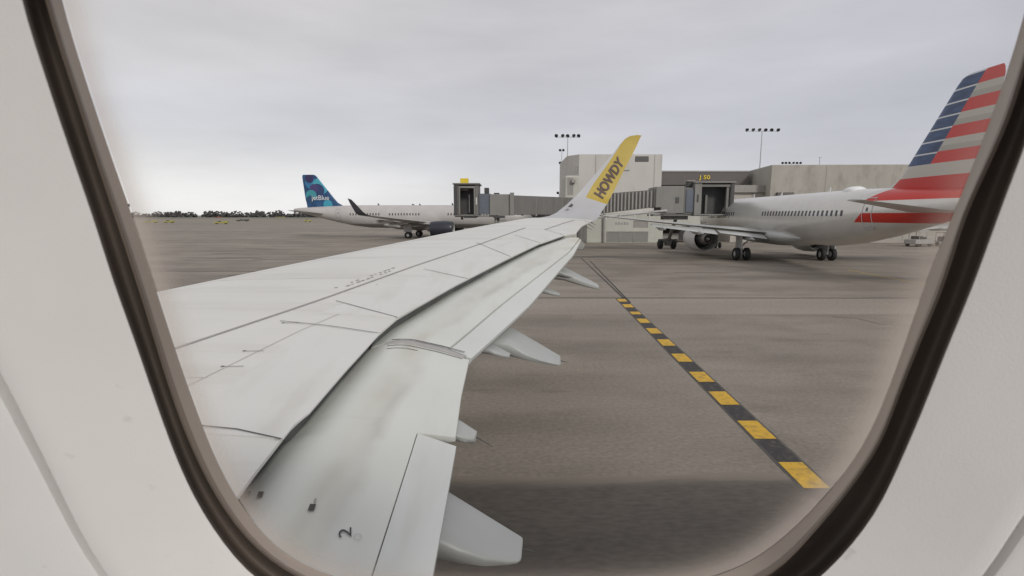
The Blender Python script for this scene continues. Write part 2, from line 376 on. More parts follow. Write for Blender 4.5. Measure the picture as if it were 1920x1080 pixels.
for k in range(26):   # tyre scuffs left on the apron
    X = random.uniform(-45, 45); Y = random.uniform(24, 75); ln = random.uniform(2, 9)
    line_on_ground('tyre_mark', [(X, Y), (X + ln * .5, Y + random.uniform(-.25, .25)), (X + ln, Y + random.uniform(-.7, .7))], random.uniform(.06, .22), M['crack'], .006 + .0001 * k)
# yellow / black restricted line
L0, L1 = ground(1165, 562), ground(1531, 916)
dirv = (L1 - L0); nD = 11.5 * 2
half = .17
bgm = MB()
def lp(t): return L0 + dirv * t
n_y = []
w0 = .20
mbk = MB()
mbk.add([(lp(-.02).x - .25, lp(-.02).y, .008), (lp(-.02).x + .25, lp(-.02).y, .008), (lp(1.08).x + .25, lp(1.08).y, .008), (lp(1.08).x - .25, lp(1.08).y, .008)], [(0, 1, 2, 3)])
mbk.build('guide_stripe_backing', M['stripe_bg'], kind='structure')
mk = MB(); my = MB()
# measured rows (top,bottom) of each yellow dash
rows = [(561, 566), (571, 577), (585, 590), (598, 606), (616, 626), (637, 649), (664, 679), (698, 717), (735, 760), (790, 824), (868, 917)]
def xat(y):
    q = ground(960, y).y; t = (q - L0.y) / (L1.y - L0.y); return lp(t)
for a, b in rows:
    A_, B_ = xat(a), xat(b)
    my.add([(A_.x - w0, A_.y, .016), (A_.x + w0, A_.y, .016), (B_.x + w0, B_.y, .016), (B_.x - w0, B_.y, .016)], [(0, 1, 2, 3)])
for i in range(len(rows)):
    a = rows[i][1]; b = rows[i + 1][0] if i < len(rows) - 1 else 955
    A_, B_ = xat(a), xat(b)
    mk.add([(A_.x - w0, A_.y, .012), (A_.x + w0, A_.y, .012), (B_.x + w0, B_.y, .012), (B_.x - w0, B_.y, .012)], [(0, 1, 2, 3)])
my.build('yellow_dashes', M['stripe_y'], kind='structure')
mk.build('black_dashes', M['stripe_k'], kind='structure')
line_on_ground('old_guide_line', [gxy(1545, 935), gxy(1480, 985), gxy(1380, 1060), gxy(1300, 1110)], .22, M['faintyellow'] if False else M['stripe_bg'], .010)

# ================================================================== OWN AIRCRAFT
PSI = R(4)
S2 = Vector((math.sin(PSI), math.cos(PSI), 0)); A2 = Vector((math.cos(PSI), -math.sin(PSI), 0))
Z0, GAM = 2.55, .092
def W(q, r, z): return S2 * q + A2 * r + Vector((0, 0, z))
def qr(P): return P.dot(S2), P.dot(A2)
def back(x, y, off):
    d = ray(x, y); dq = d.dot(S2); t = (Z0 + off - CAMH) / (d.z - GAM * dq); P = EYE + d * t; return qr(P)
def curve(pts, off):
    a = sorted(back(x, y, off) for x, y in pts); return [p[0] for p in a], [p[1] for p in a]
cLE = curve([(280, 553), (580, 492), (896, 429), (1005, 409.5)], -.10)
cPL = curve([(318, 655), (600, 560), (778, 497), (896, 458), (985, 427)], 0)
cSP = curve([(435, 940), (480, 879), (560, 779), (574, 775), (641, 698), (709, 625), (745, 594), (852, 534), (955, 482), (1015, 454), (1056, 441)], -.06)
cTE = curve([(805, 1080), (837, 913), (852, 833), (865, 740), (880, 673), (994, 570), (1056, 498), (1090, 460)], -.32)
cTO = curve([(1075, 447), (1090, 428), (1112, 416)], -.12)
QK = back(880, 673, -.32)[0]; QF = cTE[0][-1]; QE = cTO[0][-1]
def rLE(q): return interp(*cLE, q)
def rPL(q): return interp(*cPL, q)
def rSP(q): return interp(*cSP, q)
def rTE(q): return interp(*cTE, q)
def rTO(q): return interp(*cTO, q)
def kq(q): return max(.38, 1 - (q - 2) * .055)
def prof(q, t):   # height of the upper skin over the chord plane, t 0 at leading edge .. 1 at the spoiler edge
    k = kq(q)
    if t < .22: return (-.15 + .15 * math.sqrt(max(0, 1 - (1 - t / .22) ** 2))) * k
    return -.07 * max(0, (t - .5) / .5) ** 1.6 * 1.0
def skin_end(q): return rSP(q) if q <= QF else rTO(q)
def surf(q, r):
    e = skin_end(q); l_ = rLE(q); t = min(1, max(0, (r - l_) / (e - l_))); return Z0 + GAM * q + prof(q, t)
def flap_z(q, r):
    k = max(.55, 1 - (q - 2) * .04); s = r - rSP(q); tot = rTE(q) - rSP(q)
    tot = max(.7, tot); xs = [-.45, -.3, -.15, 0, .09, .19, .30, (.30 + tot) / 2, tot]
    zs = [-.38 * k - .06, -.30 * k - .06, -.22 * k - .06, -.155 * k - .055, -.135 * k - .053, -.122 * k - .055, -.118 * k - .06, -.215 - .02 * k, -.32]
    return Z0 + GAM * q + interp(xs, zs, s)
jet = empty('passenger_jet', (0, 0, 0))
tag(jet, 'pale grey airliner wing with lowered flaps and yellow HOWDY winglet, seen from its own cabin', 'airliner')
# --- main wing skin
qs = [.25, .6, 1, 1.5, 2, 2.5, 3, 3.3, 3.6, 4, 4.4, 4.86, QK, 5.4, 6, 7, 8, 9, 10, 11, 12, QF - .03]
ts = [0, .006, .02, .045, .08, .13, .18, .22, .3, .4, .5, .6, .7, .78, .86, .93, 1.0]
def section(q, ts=ts):
    l_, e = rLE(q), skin_end(q); k = kq(q); pts = []
    for t in ts: r = l_ + (e - l_) * t; pts.append(W(q, r, Z0 + GAM * q + prof(q, t)))
    th = .62 * k
    for t in (1, .955, .85, .6, .35, .15, .04):
        r = l_ + (e - l_) * t; b = th * (1 - abs(t - .4) ** 1.4) if t < 1 else -.035
        pts.append(W(q, r, Z0 + GAM * q - .05 - (.022 if t == 1 else .06 * k if t > .9 else b * (.35 if t < .05 else 1)) + (prof(q, 1) + .05 if t == 1 else 0)))
    return pts
wing = loft('wing', [section(q) for q in qs], M['wing'], jet); autosmooth(wing, 40)
# --- tip section running on to the winglet root
tipq = [QF - .03, QF + .25, QF + .7, QF + 1.2, QF + 1.8, QE]
tip = loft('wing_tip', [section(q) for q in tipq], M['wing'], jet); autosmooth(tip, 40)
# --- winglet
SW = [  # leading edge px, trailing edge px, span distance, paint boundary along the chord
    ((1005, 409.5), (1112, 416), QE, 1), ((1030, 405), (1122, 408), None, 1), ((1043, 399), (1128, 397), None, 1), ((1062, 384), (1133, 390), 16.55, 1), ((1082, 365), (1138, 383), 16.72, .29),
    ((1100, 345), (1152, 356), 16.86, .21), ((1125, 316), (1169, 321), 17.0, .18), ((1150, 287), (1185, 291), 17.15, .09), ((1163, 270), (1193, 275), 17.22, .03),
    ((1172, 260), (1197, 266), 17.25, .01), ((1181, 255), (1200, 259), 17.27, .01), ((1195, 253), (1203, 254), 17.28, .01)]
qa = QE; qb = 16.55
SW[1] = (*SW[1][:2], qa + (qb - qa) * .5, 1); SW[2] = (*SW[2][:2], qa + (qb - qa) * .8, 1)
def at_q(x, y, q):
    d = ray(x, y); return EYE + d * (q / d.dot(S2))
ring_t = [0, .03, .08, None, .3, .45, .6, .75, .9, 1.0]
rings = []; ybound = []
for (a, b, q, tb) in SW:
    Pa, Pb = at_q(*a, q), at_q(*b, q); ch = (Pb - Pa).length; tt = []
    tb_ = min(max(tb, .012), .96)
    base = [0, .04, .1, .2, .32, .45, .6, .75, .9, 1.0]
    idx = min(range(1, 9), key=lambda i: abs(base[i] - tb_)) if tb < 1 else None
    # keep the boundary on ring column 3
    if tb < 1: tt = [0, tb_ * .33, tb_ * .66, tb_, tb_ + (1 - tb_) * .2, tb_ + (1 - tb_) * .4, tb_ + (1 - tb_) * .6, tb_ + (1 - tb_) * .8, tb_ + (1 - tb_) * .92, 1.0]
    else: tt = base
    front = []; rear = []
    i_ = SW.index((a, b, q, tb))
    nrm = (-S2 + Vector((0, 0, 1.6 if i_ == 0 else (1.0 if i_ < 3 else .15)))).normalized()
    for t in tt:
        th = .09 * ch * (2.6 * math.sqrt(max(t, 0)) * (1 - t) + .02) * .45
        P = Pa + (Pb - Pa) * t
        front.append(P); rear.append(P - nrm * (2 * th + .004))
    rings.append(front + rear[::-1])
def wl_mi(j, i):
    if SW[j][3] >= 1: return 0
    n = 10
    return 1 if (3 <= i < 9 or 10 <= i <= 15) else 0
wl = loft('winglet', rings, M['grey_wl'], jet, mats=[M['grey_wl'], M['yellow_wl']], midx=wl_mi)
autosmooth(wl, 50)
# lettering
def quad_text(name, txt, BL, BR, TR, TL, fn, m, parent, offset=.0, thick=None, flip=False):
    vs, fs = text_mesh(txt, offset)
    out_ = []
    for u, v in vs:
        x = (BL[0] * (1 - u) + BR[0] * u) * (1 - v) + (TL[0] * (1 - u) + TR[0] * u) * v
        y = (BL[1] * (1 - u) + BR[1] * u) * (1 - v) + (TL[1] * (1 - u) + TR[1] * u) * v
        out_.append(fn(x, y))
    o = obj_from(name, out_, fs, m, parent); return o
wl_y = [s[0][1] * .5 + s[1][1] * .5 for s in SW][::-1]; wl_q = [s[2] for s in SW][::-1]
def on_winglet(x, y):
    # find the row through the point, then its span distance
    best = None
    for j in range(3, len(SW) - 1):
        a0_, b0_, q0, _ = SW[j]; a1_, b1_, q1, _ = SW[j + 1]
        def side(a, b): return (b[0] - a[0]) * (y - a[1]) - (b[1] - a[1]) * (x - a[0])
        s0, s1 = side(a0_, b0_), side(a1_, b1_)
        if s0 <= 0 <= s1 or j == len(SW) - 2:
            f = s0 / (s0 - s1) if s0 != s1 else 0; q = q0 + (q1 - q0) * f; break
    P = at_q(x, y, q); return P - S2 * .03
quad_text('winglet_lettering', 'HOWDY', (1131, 373), (1171, 306), (1158, 292), (1113, 362), on_winglet, M['howdy'], wl, offset=.03)
# small dark navigation light cover at the winglet root
mb = MB(); P = [at_q(x, y, 16.35) - S2 * .05 for x, y in ((1064, 388), (1072, 381), (1075, 385), (1071, 389))]; mb.add(P, [(0, 1, 2, 3)]); mb.build('light_cover', M['seam'], wl)

# --- flaps
def flap_mesh(name, q0, q1, s0f, s1f, m, parent, n=26, dz=0.0, rows=14, drop=0.0):
    rings = []; svals = []
    for i in range(n + 1):
        q = q0 + (q1 - q0) * i / n; a, b = s0f(q), s1f(q); up = []; lo = []
        for j in range(rows + 1):
            t = j / rows; t = t * t * (3 - 2 * t) * .5 + t * .5
            r = a + (b - a) * t; z = flap_z(q, r) + dz - drop * t; svals.append(r - rSP(q))
            up.append(W(q, r, z)); lo.append(W(q, r, z - .03 - .10 * kq(q) * (4 * t * (1 - t)) ** .7))
        rings.append(up + lo[::-1]); svals += svals[-(rows + 1):][::-1]
    o = loft(name, rings, m, parent); autosmooth(o, 40)
    at_ = o.data.attributes.new('chord_s', 'FLOAT', 'POINT'); at_.data.foreach_set('value', svals); return o
cMID = curve([(837, 644), (926, 572), (1053, 475)], -.2)
cTAB = curve([(775, 793), (675, 1080)], -.12)
def rMID(q): return interp(*cMID, q)
def rTAB(q): return interp(*cTAB, q)
qt_in = back(850, 820, -.3)[0]
fo = flap_mesh('outer_flap', QK + .05, QF - .02, lambda q: rSP(q) - .42, lambda q: min(rMID(q) + .02, rTE(q) - .02), M['flap'], jet)
flap_mesh('flap_tab', QK + .05, QF - .02, lambda q: min(rMID(q) + .035, rTE(q) - .02), rTE, M['tab'], fo, dz=-.012)
fi = flap_mesh('inner_flap', .45, QK - .03, lambda q: rSP(q) - .42, lambda q: rTE(q) if q > qt_in else rTAB(q), M['flap'], jet, n=60)
flap_mesh('flap_tab', .45, qt_in - .03, lambda q: rTAB(q) + .006, lambda q: rTE(q) + .01, M['tab'], fi, dz=-.006, drop=.02)
# cove closing the wing-to-flap slot, coloured dark in place of the gap's shade
M['cove'] = mat('cove_shade_tone', (.27, .28, .275), .7, var=.3, scale=2, dirt=(.12, .115, .10), dirt_amt=.6, dscale=1.4)
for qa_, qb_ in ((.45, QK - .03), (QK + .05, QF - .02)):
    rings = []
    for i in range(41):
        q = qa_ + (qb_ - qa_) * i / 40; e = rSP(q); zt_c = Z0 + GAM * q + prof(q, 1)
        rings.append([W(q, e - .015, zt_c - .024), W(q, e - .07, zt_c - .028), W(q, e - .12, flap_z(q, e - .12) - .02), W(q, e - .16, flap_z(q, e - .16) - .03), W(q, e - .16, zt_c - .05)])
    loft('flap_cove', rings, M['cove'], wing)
# flap end seal ridges at the kink
def strip_on(name, pts, width, fn, m, parent, lift=.006, n=16, dirn='r'):
    """a flat ribbon lying on surface fn along (q, r) points"""
    Q = []
    for i in range(len(pts) - 1):
        for j in range(n): t = j / n; Q.append((pts[i][0] * (1 - t) + pts[i + 1][0] * t, pts[i][1] * (1 - t) + pts[i + 1][1] * t))
    Q.append(pts[-1]); a = []; b = []
    for i, (q, r) in enumerate(Q):
        q2, r2 = Q[min(i + 1, len(Q) - 1)]; q1, r1 = Q[max(i - 1, 0)]; dq, dr = q2 - q1, r2 - r1; l_ = math.hypot(dq, dr); nx, ny = -dr / l_ * width / 2, dq / l_ * width / 2
        a.append(W(q + nx, r + ny, fn(q + nx, r + ny) + lift)); b.append(W(q - nx, r - ny, fn(q - nx, r - ny) + lift))
    k = len(Q); return obj_from(name, a + b, [(i, i + 1, k + i + 1, k + i) for i in range(k - 1)], m, parent, smooth=True)
def bsurf(x, y, fn):
    z = -.1
    for _ in range(25):
        q, r = back(x, y, z); z = z * .4 + .6 * (fn(q, r) - Z0 - GAM * q)
    return q, r
def ridge(name, qc, r0, r1, wd, hgt, m, parent, n=24):
    rings = []
    for i in range(n + 1):
        r = r0(0) + (r1(0) - r0(0)) * i / n; q = qc + .05 * i / n; z = flap_z(q, r) - .01; hh = hgt * math.sin(math.pi * min(1, .08 + .92 * i / n * 1.0)) ** .4 if i < n else .004
        rings.append([W(q - wd / 2, r, z - .03), W(q - wd / 2, r, z + .005), W(q - wd / 4, r, z + hh), W(q + wd / 4, r, z + hh), W(q + wd / 2, r, z + .005), W(q + wd / 2, r, z - .03)])
    o = loft(name, rings, m, parent); autosmooth(o, 60); return o
ridge('flap_end_seal', QK - .01, lambda _: rSP(QK) + .06, lambda _: rTE(QK) - .04, .07, .035, M['greyline'], fo)
for dq, m in ((.085, 'seam'), (-.085, 'seam'), (.0, 'seam')):
    strip_on('flap_end_seam', [(QK + dq, rSP(QK) + .10), (QK + dq + .03, rTE(QK) - .06)], .012, flap_z, M[m], fo, lift=.034 if dq == 0 else .004)
strip_on('flap_panel_seam', [(QK - .17, rSP(QK) + .12), (QK - .15, rSP(QK) + .42)], .010, flap_z, M['seam'], fi, lift=.004)
# --- spoilers: raised plates whose rear edges form the step
def spoiler(q0, q1, w0_, w1_, kink=None):
    rings = []; n = 12
    for i in range(n + 1):
        q = q0 + (q1 - q0) * i / n; wd = w0_ + (w1_ - w0_) * i / n; e = rSP(q) + .015; up = []; lo = []
        for j in range(9):
            t = j / 8; r = e - wd * (1 - t)
            z = surf(q, min(r, rSP(q))) + .002 + .007 * t
            up.append(W(q, r, z)); lo.append(W(q, r, z - .001 - .012 * t))
        rings.append(up + lo[::-1])
    o = loft('spoiler', rings, M['spoiler'], jet); autosmooth(o, 40); return o
qk2 = back(709, 625, -.06)[0]
seams = [((360, 799), (520, 825)), ((525, 603), (707, 626)), ((630, 565), (741, 596)), ((795, 505), (870, 523)), ((893, 455), (955, 482)), ((965, 441), (1010, 456)), ((1020, 430), (1052, 441))]
sq = []
for a, b in seams:
    A_ = bsurf(*a, surf); B_ = bsurf(*b, surf); sq.append((A_, B_))
for i in range(len(sq) - 1):
    (qa0, ra0), (qb0, rb0) = sq[i]; (qa1, ra1), (qb1, rb1) = sq[i + 1]
    if i == 1: continue
    q0 = (qb0) + .012; q1 = (qb1) - .012
    w0_ = min(1.4, max(.4, rSP(qb0) - ra0)); w1_ = min(1.4, max(.4, rSP(qb1) - ra1))
    if i == 0: w0_ = w1_ = .75
    spoiler(q0, q1, w0_, w1_)
for k, (A_, B_) in enumerate(sq):
    strip_on('panel_seam', [A_, (A_[0] * .5 + B_[0] * .5 + .03 * (0 if k > 1 else 1), A_[1] * .5 + B_[1] * .5), (B_[0], rSP(B_[0]) + .005)], .012, surf, M['seam'], wing, lift=.0115)
# grey sealant line and leading-edge detail
strip_on('slat_seam', [(cPL[0][i], cPL[1][i]) for i in range(5)], .038, surf, M['greyline'], wing, lift=.006)
strip_on('slat_seam', [(cPL[0][0] - 2.6, interp(*cPL, cPL[0][0] - 2.6)), (cPL[0][0], cPL[1][0])], .038, surf, M['greyline'], wing, lift=.006)
for qd, ra, rb_ in ((6.9, .12, .62), (8.7, .1, .6), (11.0, .1, .7), (3.4, .5, .8), (13.6, .15, .8)):
    strip_on('skin_joint', [(qd, rLE(qd) + (skin_end(qd) - rLE(qd)) * ra), (qd + .25, rLE(qd + .25) + (skin_end(qd + .25) - rLE(qd + .25)) * rb_)], .008, surf, M['faintjoint'], wing if qd < 12.4 else tip, lift=.003)
strip_on('skin_joint', [(q_, rPL(q_) * .55 + rSP(q_) * .45) for q_ in (2.6, 4.8, 7, 9, 11)], .012, surf, M['faintjoint'], wing, lift=.003)
strip_on('skin_joint', [(q_, rLE(q_) + .42) for q_ in (6.5, 8, 10, 12)], .010, surf, M['faintjoint'], wing, lift=.003)
# winglet joint line
def on_tip(q, r): return surf(min(q, QE), r)
J = [bsurf(x, y, surf) for x, y in ((1022, 431), (1060, 418), (1078, 413), (1095, 414), (1110, 418))]
strip_on('panel_seam', J, .02, surf, M['seam'], tip, lift=.015, n=6)
# stencil dashes along the sealant line
mb = MB(); q0 = bsurf(628, 540, surf)[0]; q1 = bsurf(745, 502, surf)[0]
q = q0
while q < q1:
    for off_ in (-.16, -.24):
        r = rPL(q) + off_; L_ = random.uniform(.03, .09)
        if random.random() < .75:
            mb.add([W(q, r, surf(q, r) + .006), W(q + L_, r + L_ * .2, surf(q, r) + .006 + GAM * L_), W(q + L_, r + .035 + L_ * .2, surf(q, r) + .006 + GAM * L_), W(q, r + .035, surf(q, r) + .006)], [(0, 1, 2, 3)])
    q += .11
mb.build('stencil_row', M['stencil'], wing)
# fasteners / fuel vents with short wind-blown streaks
for x, y in ((414, 688), (455, 659), (528, 606), (705, 534), (835, 484), (851, 481)):
    qv, rv = bsurf(x, y, surf); s = .5 if x < 600 else .35
    strip_on('vent_streak', [(qv, rv), (qv + .01, rv + .05 * s)], .035 * s, surf, M['markblack'], wing, n=2)
    if x < 600: strip_on('vent_streak', [(qv + .005, rv + .05 * s), (qv + .035, rv + .35 * s)], .012, surf, M['stencil'], wing, n=3)
# markings on the inner flap
def onflap(x, y, lift=.008):
    q, r = bsurf(x, y, flap_z); return W(q, r, flap_z(q, r) + lift)
for (c, s) in (((464, 928), 1), ((488, 929), 1), ((585, 953), 1.15)):
    P = [onflap(c[0] + dx * s, c[1] + dy * s) for dx, dy in ((-7, 6), (3, 6), (7, -5), (-3, -5))]
    obj_from('black_mark', P, [(0, 1, 2, 3)], M['markblack'], fi)
quad_text('flap_number', '0', (588, 946), (592, 946), (594, 937), (590, 937), onflap, M['markblack'], fi)
quad_text('flap_number', '0', (462, 901), (466, 900), (468, 893), (464, 894), onflap, M['stencil'], fi)
quad_text('flap_number', '2', (659, 1009), (659, 991), (635, 994), (635, 1011), onflap, M['markblack'], fi)
P = []; n = 24
for i in range(n):
    a = i * 2 * math.pi / n; P.append(onflap(671 + 7 * math.cos(a), 1009 + 6.5 * math.sin(a)))
for i in range(n):
    a = i * 2 * math.pi / n; P.append(onflap(671 + 6 * math.cos(a), 1009 + 5.5 * math.sin(a)))
obj_from('ring_mark', P, [(i, (i + 1) % n, n + (i + 1) % n, n + i) for i in range(n)], M['stencil'], fi)
# --- flap track fairings
def fairing(root, tipp, qn, wdt, wick=None, ext=1.0):
    """root / tip: (far top edge px, near bottom edge px); qn span distance of the far edge, wdt width"""
    wt = wdt * .42
    Rt, Rb = at_q(*root[0], qn), at_q(*root[1], qn - wdt); Tt, Tb = at_q(*tipp[0], qn - wdt * .2), at_q(*tipp[1], qn - wdt * .2 - wt)
    secs = []
    shape = [(0, .5), (0, .93), (.06, .985), (.2, 1), (.72, .985), (.9, .93), (.985, .80), (1, .62), (.97, .25), (.86, .06), (.6, 0), (.25, .02), (.06, .15)]
    def sec(r, q0, wd, zt, zb):
        return [W(q0 - wd * sx, r, zb + (zt - zb) * sy) for sx, sy in shape]
    qT, rT = qr(Rt - EYE); _, rB = qr(Rb - EYE); _, rT2 = qr(Tt - EYE); _, rB2 = qr(Tb - EYE)
    for d_, hk in ((1.3, .35), (.7, .75), (.25, .97)):
        q_, r_ = qn - wdt / 2, (rT + rB) / 2 - d_; tz = min(Rt.z + .08 * d_, flap_z(q_, min(r_, rTE(q_))) - .17)
        hh_ = (Rt.z - Rb.z) * hk; secs.append(sec(r_, qn - wdt * (1 - hk) / 2, wdt * hk, tz, tz - hh_))
    for t, wv in ((0, 1), (.3, .93), (.6, .80), (.85, .62), (.95, .53), (.99, .46), (1.0, .36)):
        r = (rT + rB) / 2 * (1 - t) + (rT2 + rB2) / 2 * t; zt = Rt.z + (Tt.z - Rt.z) * t; zb = Rb.z + (Tb.z - Rb.z) * t
        q0 = qn - wdt * .2 * t - wdt * max(0, (.42 + .58 * (1 - t)) - wv) * .5
        if t > .96: c_ = (zt + zb) / 2; k = .95 if t < 1 else .8; zt = c_ + (zt - c_) * k; zb = c_ + (zb - c_) * k
        secs.append(sec(r, q0, wdt * wv, zt, zb))
    o = loft('flap_track_fairing', secs, M['fairing'], jet); autosmooth(o, 48)
    if wick:
        m_ = MB(); a = (Tt + Tb) / 2; m_.tube(a, at_q(*wick, qn), .006, .002, 6); m_.build('static_wick', M['seam'], o)
    return o
fairing(((838, 917), (812, 1064)), ((981, 1008), (977, 1052)), 3.08, .46, (1007, 1036))
fairing(((859, 784), (848, 830)), ((893, 808), (893, 831)), 3.8, .24, (925, 838))
fairing(((975, 613), (938, 673)), ((1053, 667), (1049, 686)), 6.6, .8, (1066, 680))
fairing(((932, 643), (905, 666)), ((957, 662), (955, 671)), 5.75, .26)
fairing(((1030, 536), (1012, 552)), ((1051, 549), (1048, 556)), 9.4, .4)
fairing(((1066, 499), (1048, 529)), ((1123, 532), (1121, 544)), 11.9, 1.0)
fairing(((1058, 506), (1043, 518)), ((1078, 518), (1076, 523)), 11.1, .24)
# static wicks on the wing tip
for (x0, y0, x1, y1) in ((1097, 424, 1110, 431), (1103, 420, 1114, 427), (1108, 417, 1117, 422)):
    q, r = bsurf(x0, y0, surf); m_ = MB(); m_.tube(W(q, r, surf(q, r)), at_q(x1, y1, q + .05), .012, .005, 6); m_.build('static_wick', M['seam'], tip)
# flap end stub at the tip
mb = MB()
P = [at_q(x, y, 12.9) for x, y in ((1074, 443), (1096, 456), (1093, 462), (1080, 462), (1068, 452))]
mb.add(P + [q - Vector((0, 0, .07)) for q in P], [(0, 1, 2, 3, 4), (9, 8, 7, 6, 5)] + [(i, (i + 1) % 5, 5 + (i + 1) % 5, 5 + i) for i in range(5)]); mb.build('flap_end_plate', M['flap'], fo)
# --- fuselage half shell of the same aircraft (below and above the window belt)
def shell(a_from, a_to):
    rings = []; cq, cz, rad = -1.76, 3.55, 1.99
    for r in (-16, -8, 0, 8, 18):
        rings.append([W(cq + rad * math.cos(R(a)), r, cz + 1.03 * rad * math.sin(R(a))) for a in [a_from + (a_to - a_from) * i / 16 for i in range(17)]])
    o = loft('fuselage', rings, M['fus_own'], jet, cap=False, closed=False); return o
shell(-90, 2); shell(32, 86)

# ================================================================== CABIN WINDOW
LEAN = R(16); WPSI = R(3)
wS = Vector((math.sin(WPSI), math.cos(WPSI), 0)); wA = Vector((math.cos(WPSI), -math.sin(WPSI), 0))
wN = wS * math.cos(LEAN) + Vector((0, 0, math.sin(LEAN))); wT = -wS * math.sin(LEAN) + Vector((0, 0, math.cos(LEAN)))
wP0 = EYE + wS * .15
def on_wall(x, y, off):
    d = ray(x, y); t = (.15 * wS.dot(wN) + off) / wN.dot(d); P = d * t; return P.dot(wA), (P - wS * .15).dot(wT)
def WP(a, t, off): return wP0 + wA * a + wT * t + wN * off
O_ = [(38, 0), (82, 140), (125, 270), (170, 400), (215, 540), (255, 650), (300, 780), (340, 885), (375, 955), (415, 1015), (470, 1080), (1545, 1078), (1600, 1020), (1645, 960), (1690, 865), (1725, 785), (1775, 660), (1825, 540), (1885, 375), (1920, 285)]
I_ = [(92, 0), (150, 185), (225, 415), (275, 570), (340, 780), (425, 955), (525, 1060), (1450, 1070), (1525, 990), (1600, 900), (1650, 825), (1680, 740), (1720, 640), (1762, 540), (1805, 400), (1885, 225)]
V_ = [(114, 0), (164, 165), (250, 415), (300, 570), (372, 780), (443, 935), (540, 1045), (1400, 1060), (1475, 1005), (1540, 940), (1610, 855), (1655, 765), (1700, 640), (1745, 510), (1790, 400), (1840, 275), (1875, 180), (1912, 65)]
CA, CT = -.005, .02
NR = 180
def radial(pts, off, fitp, sm=2):
    a0_, t0_, wa, ht, nn = fitp
    def rf(th):
        lo, hi = 0, .6
        for _ in range(40):
            m_ = (lo + hi) / 2; a = CA + m_ * math.cos(th); t = CT + m_ * math.sin(th)
            if abs((a - a0_) / wa) ** nn + abs((t - t0_) / ht) ** nn > 1: hi = m_
            else: lo = m_
        return lo
    k = []
    for x, y in pts:
        a, t = on_wall(x, y, off); th = math.atan2(t - CT, a - CA) % (2 * math.pi); k.append((th, math.hypot(a - CA, t - CT) / rf(th)))
    k.sort()
    # relax to the fitted curve over the unseen arcs
    k += [(R(90), 1.0), (R(60), 1.0), (R(120), 1.0), (R(270), 1.0)]; k.sort()
    k = [(k[-1][0] - 2 * math.pi, k[-1][1])] + k + [(k[0][0] + 2 * math.pi, k[0][1])]
    rr_ = []
    for i in range(NR):
        th = i * 2 * math.pi / NR
        for j in range(len(k) - 1):
            if k[j][0] <= th <= k[j + 1][0]:
                f = (th - k[j][0]) / max(1e-9, k[j + 1][0] - k[j][0]); rr_.append(rf(th) * (k[j][1] * (1 - f) + k[j + 1][1] * f)); break
    for _ in range(sm): rr_ = [(rr_[i - 1] + 2 * rr_[i] + rr_[(i + 1) % NR]) / 4 for i in range(NR)]
    return rr_
rO = radial(O_, 0, (-.0051, -.0322, .1319, .1574, 4.06))
rI = radial(I_, .012, (-.006, -.0260, .1332, .1650, 3.9))
rV = radial(V_, .020, (-.0056, -.0240, .1375, .1690, 3.9))
def ring3(rad, off, mul=1.0, add=0.0):
    return [WP(CA + (rad[i] * mul + add) * math.cos(i * 2 * math.pi / NR), CT + (rad[i] * mul + add) * math.sin(i * 2 * math.pi / NR), off) for i in range(NR)]
win = empty('cabin_window', tuple(WP(0, -.2, 0)))
tag(win, 'airliner cabin window framed by pale plastic bezel and dark rubber seal', 'window')
def child_of(o, p):
    o.parent = p; o.matrix_parent_inverse = Matrix.Translation(p.location).inverted()
# bezel outer edge from the seam seen in the lower corners
SL = [on_wall(x, y, -.012) for x, y in ((0, 690), (30, 760), (90, 872), (150, 1000), (200, 1085))]
SR = [on_wall(x, y, -.012) for x, y in ((1850, 1085), (1880, 1025), (1920, 958))]
def seam_ring():
    pts = []
    l_ = SL[::-1]          # upward on the left
    (ax, ay), (bx, by) = SL[0], SL[1]
    (cx, cy), (dx, dy) = SR[-1], SR[-2]
    poly = [(-.13, -.30), (.0, -.315), (.10, -.30)] + SR + [(cx + .012, cy + .05), (cx + .017, .05), (cx + .012, .16), (.15, .25), (.05, .28), (-.05, .28), (-.17, .25), (ax - .012, .16), (ax - .018, .05), (ax - .010, ay + .04)] + SL
    th = sorted(((math.atan2(t - CT, a - CA) % (2 * math.pi)), math.hypot(a - CA, t - CT)) for a, t in poly)
    th = [(th[-1][0] - 2 * math.pi, th[-1][1])] + th + [(th[0][0] + 2 * math.pi, th[0][1])]; r_ = []
    for i in range(NR):
        x = i * 2 * math.pi / NR
        for j in range(len(th) - 1):
            if th[j][0] <= x <= th[j + 1][0]:
                # straight segment between the two points
                a0x, a0y = th[j][1] * math.cos(th[j][0]), th[j][1] * math.sin(th[j][0]); a1x, a1y = th[j + 1][1] * math.cos(th[j + 1][0]), th[j + 1][1] * math.sin(th[j + 1][0])
                dx_, dy_ = math.cos(x), math.sin(x); ex, ey = a1x - a0x, a1y - a0y; den = dx_ * ey - dy_ * ex
                r_.append((a0x * ey - a0y * ex) / den if abs(den) > 1e-9 else th[j][1]); break
    for _ in range(5): r_ = [(r_[i - 1] + 2 * r_[i] + r_[(i + 1) % NR]) / 4 for i in range(NR)]
    return r_
rS = seam_ring()
def ringloft(name, rings, m, smooth=True, ang=50):
    o = loft(name, rings, m, None, cap=False); child_of(o, win); autosmooth(o, ang); return o
mix = lambda f: [rO[i] * (1 - f) + rS[i] * f for i in range(NR)]
ringloft('bezel', [ring3(rO, .004, 1, .006), ring3(rO, .0015, 1, .0015), ring3(rO, .0004), ring3(rO, 0, 1, .0010), ring3(mix(.25), -.003), ring3(mix(.5), -.0065), ring3(mix(.8), -.011), ring3(rS, -.0125, 1, -.003), ring3(rS, -.0120, 1, -.0008), ring3(rS, -.006)], M['bezel'])
ringloft('bezel_groove', [ring3(rS, -.0065, 1, -.0012), ring3(rS, -.0065, 1, .0045)], M['groove'])
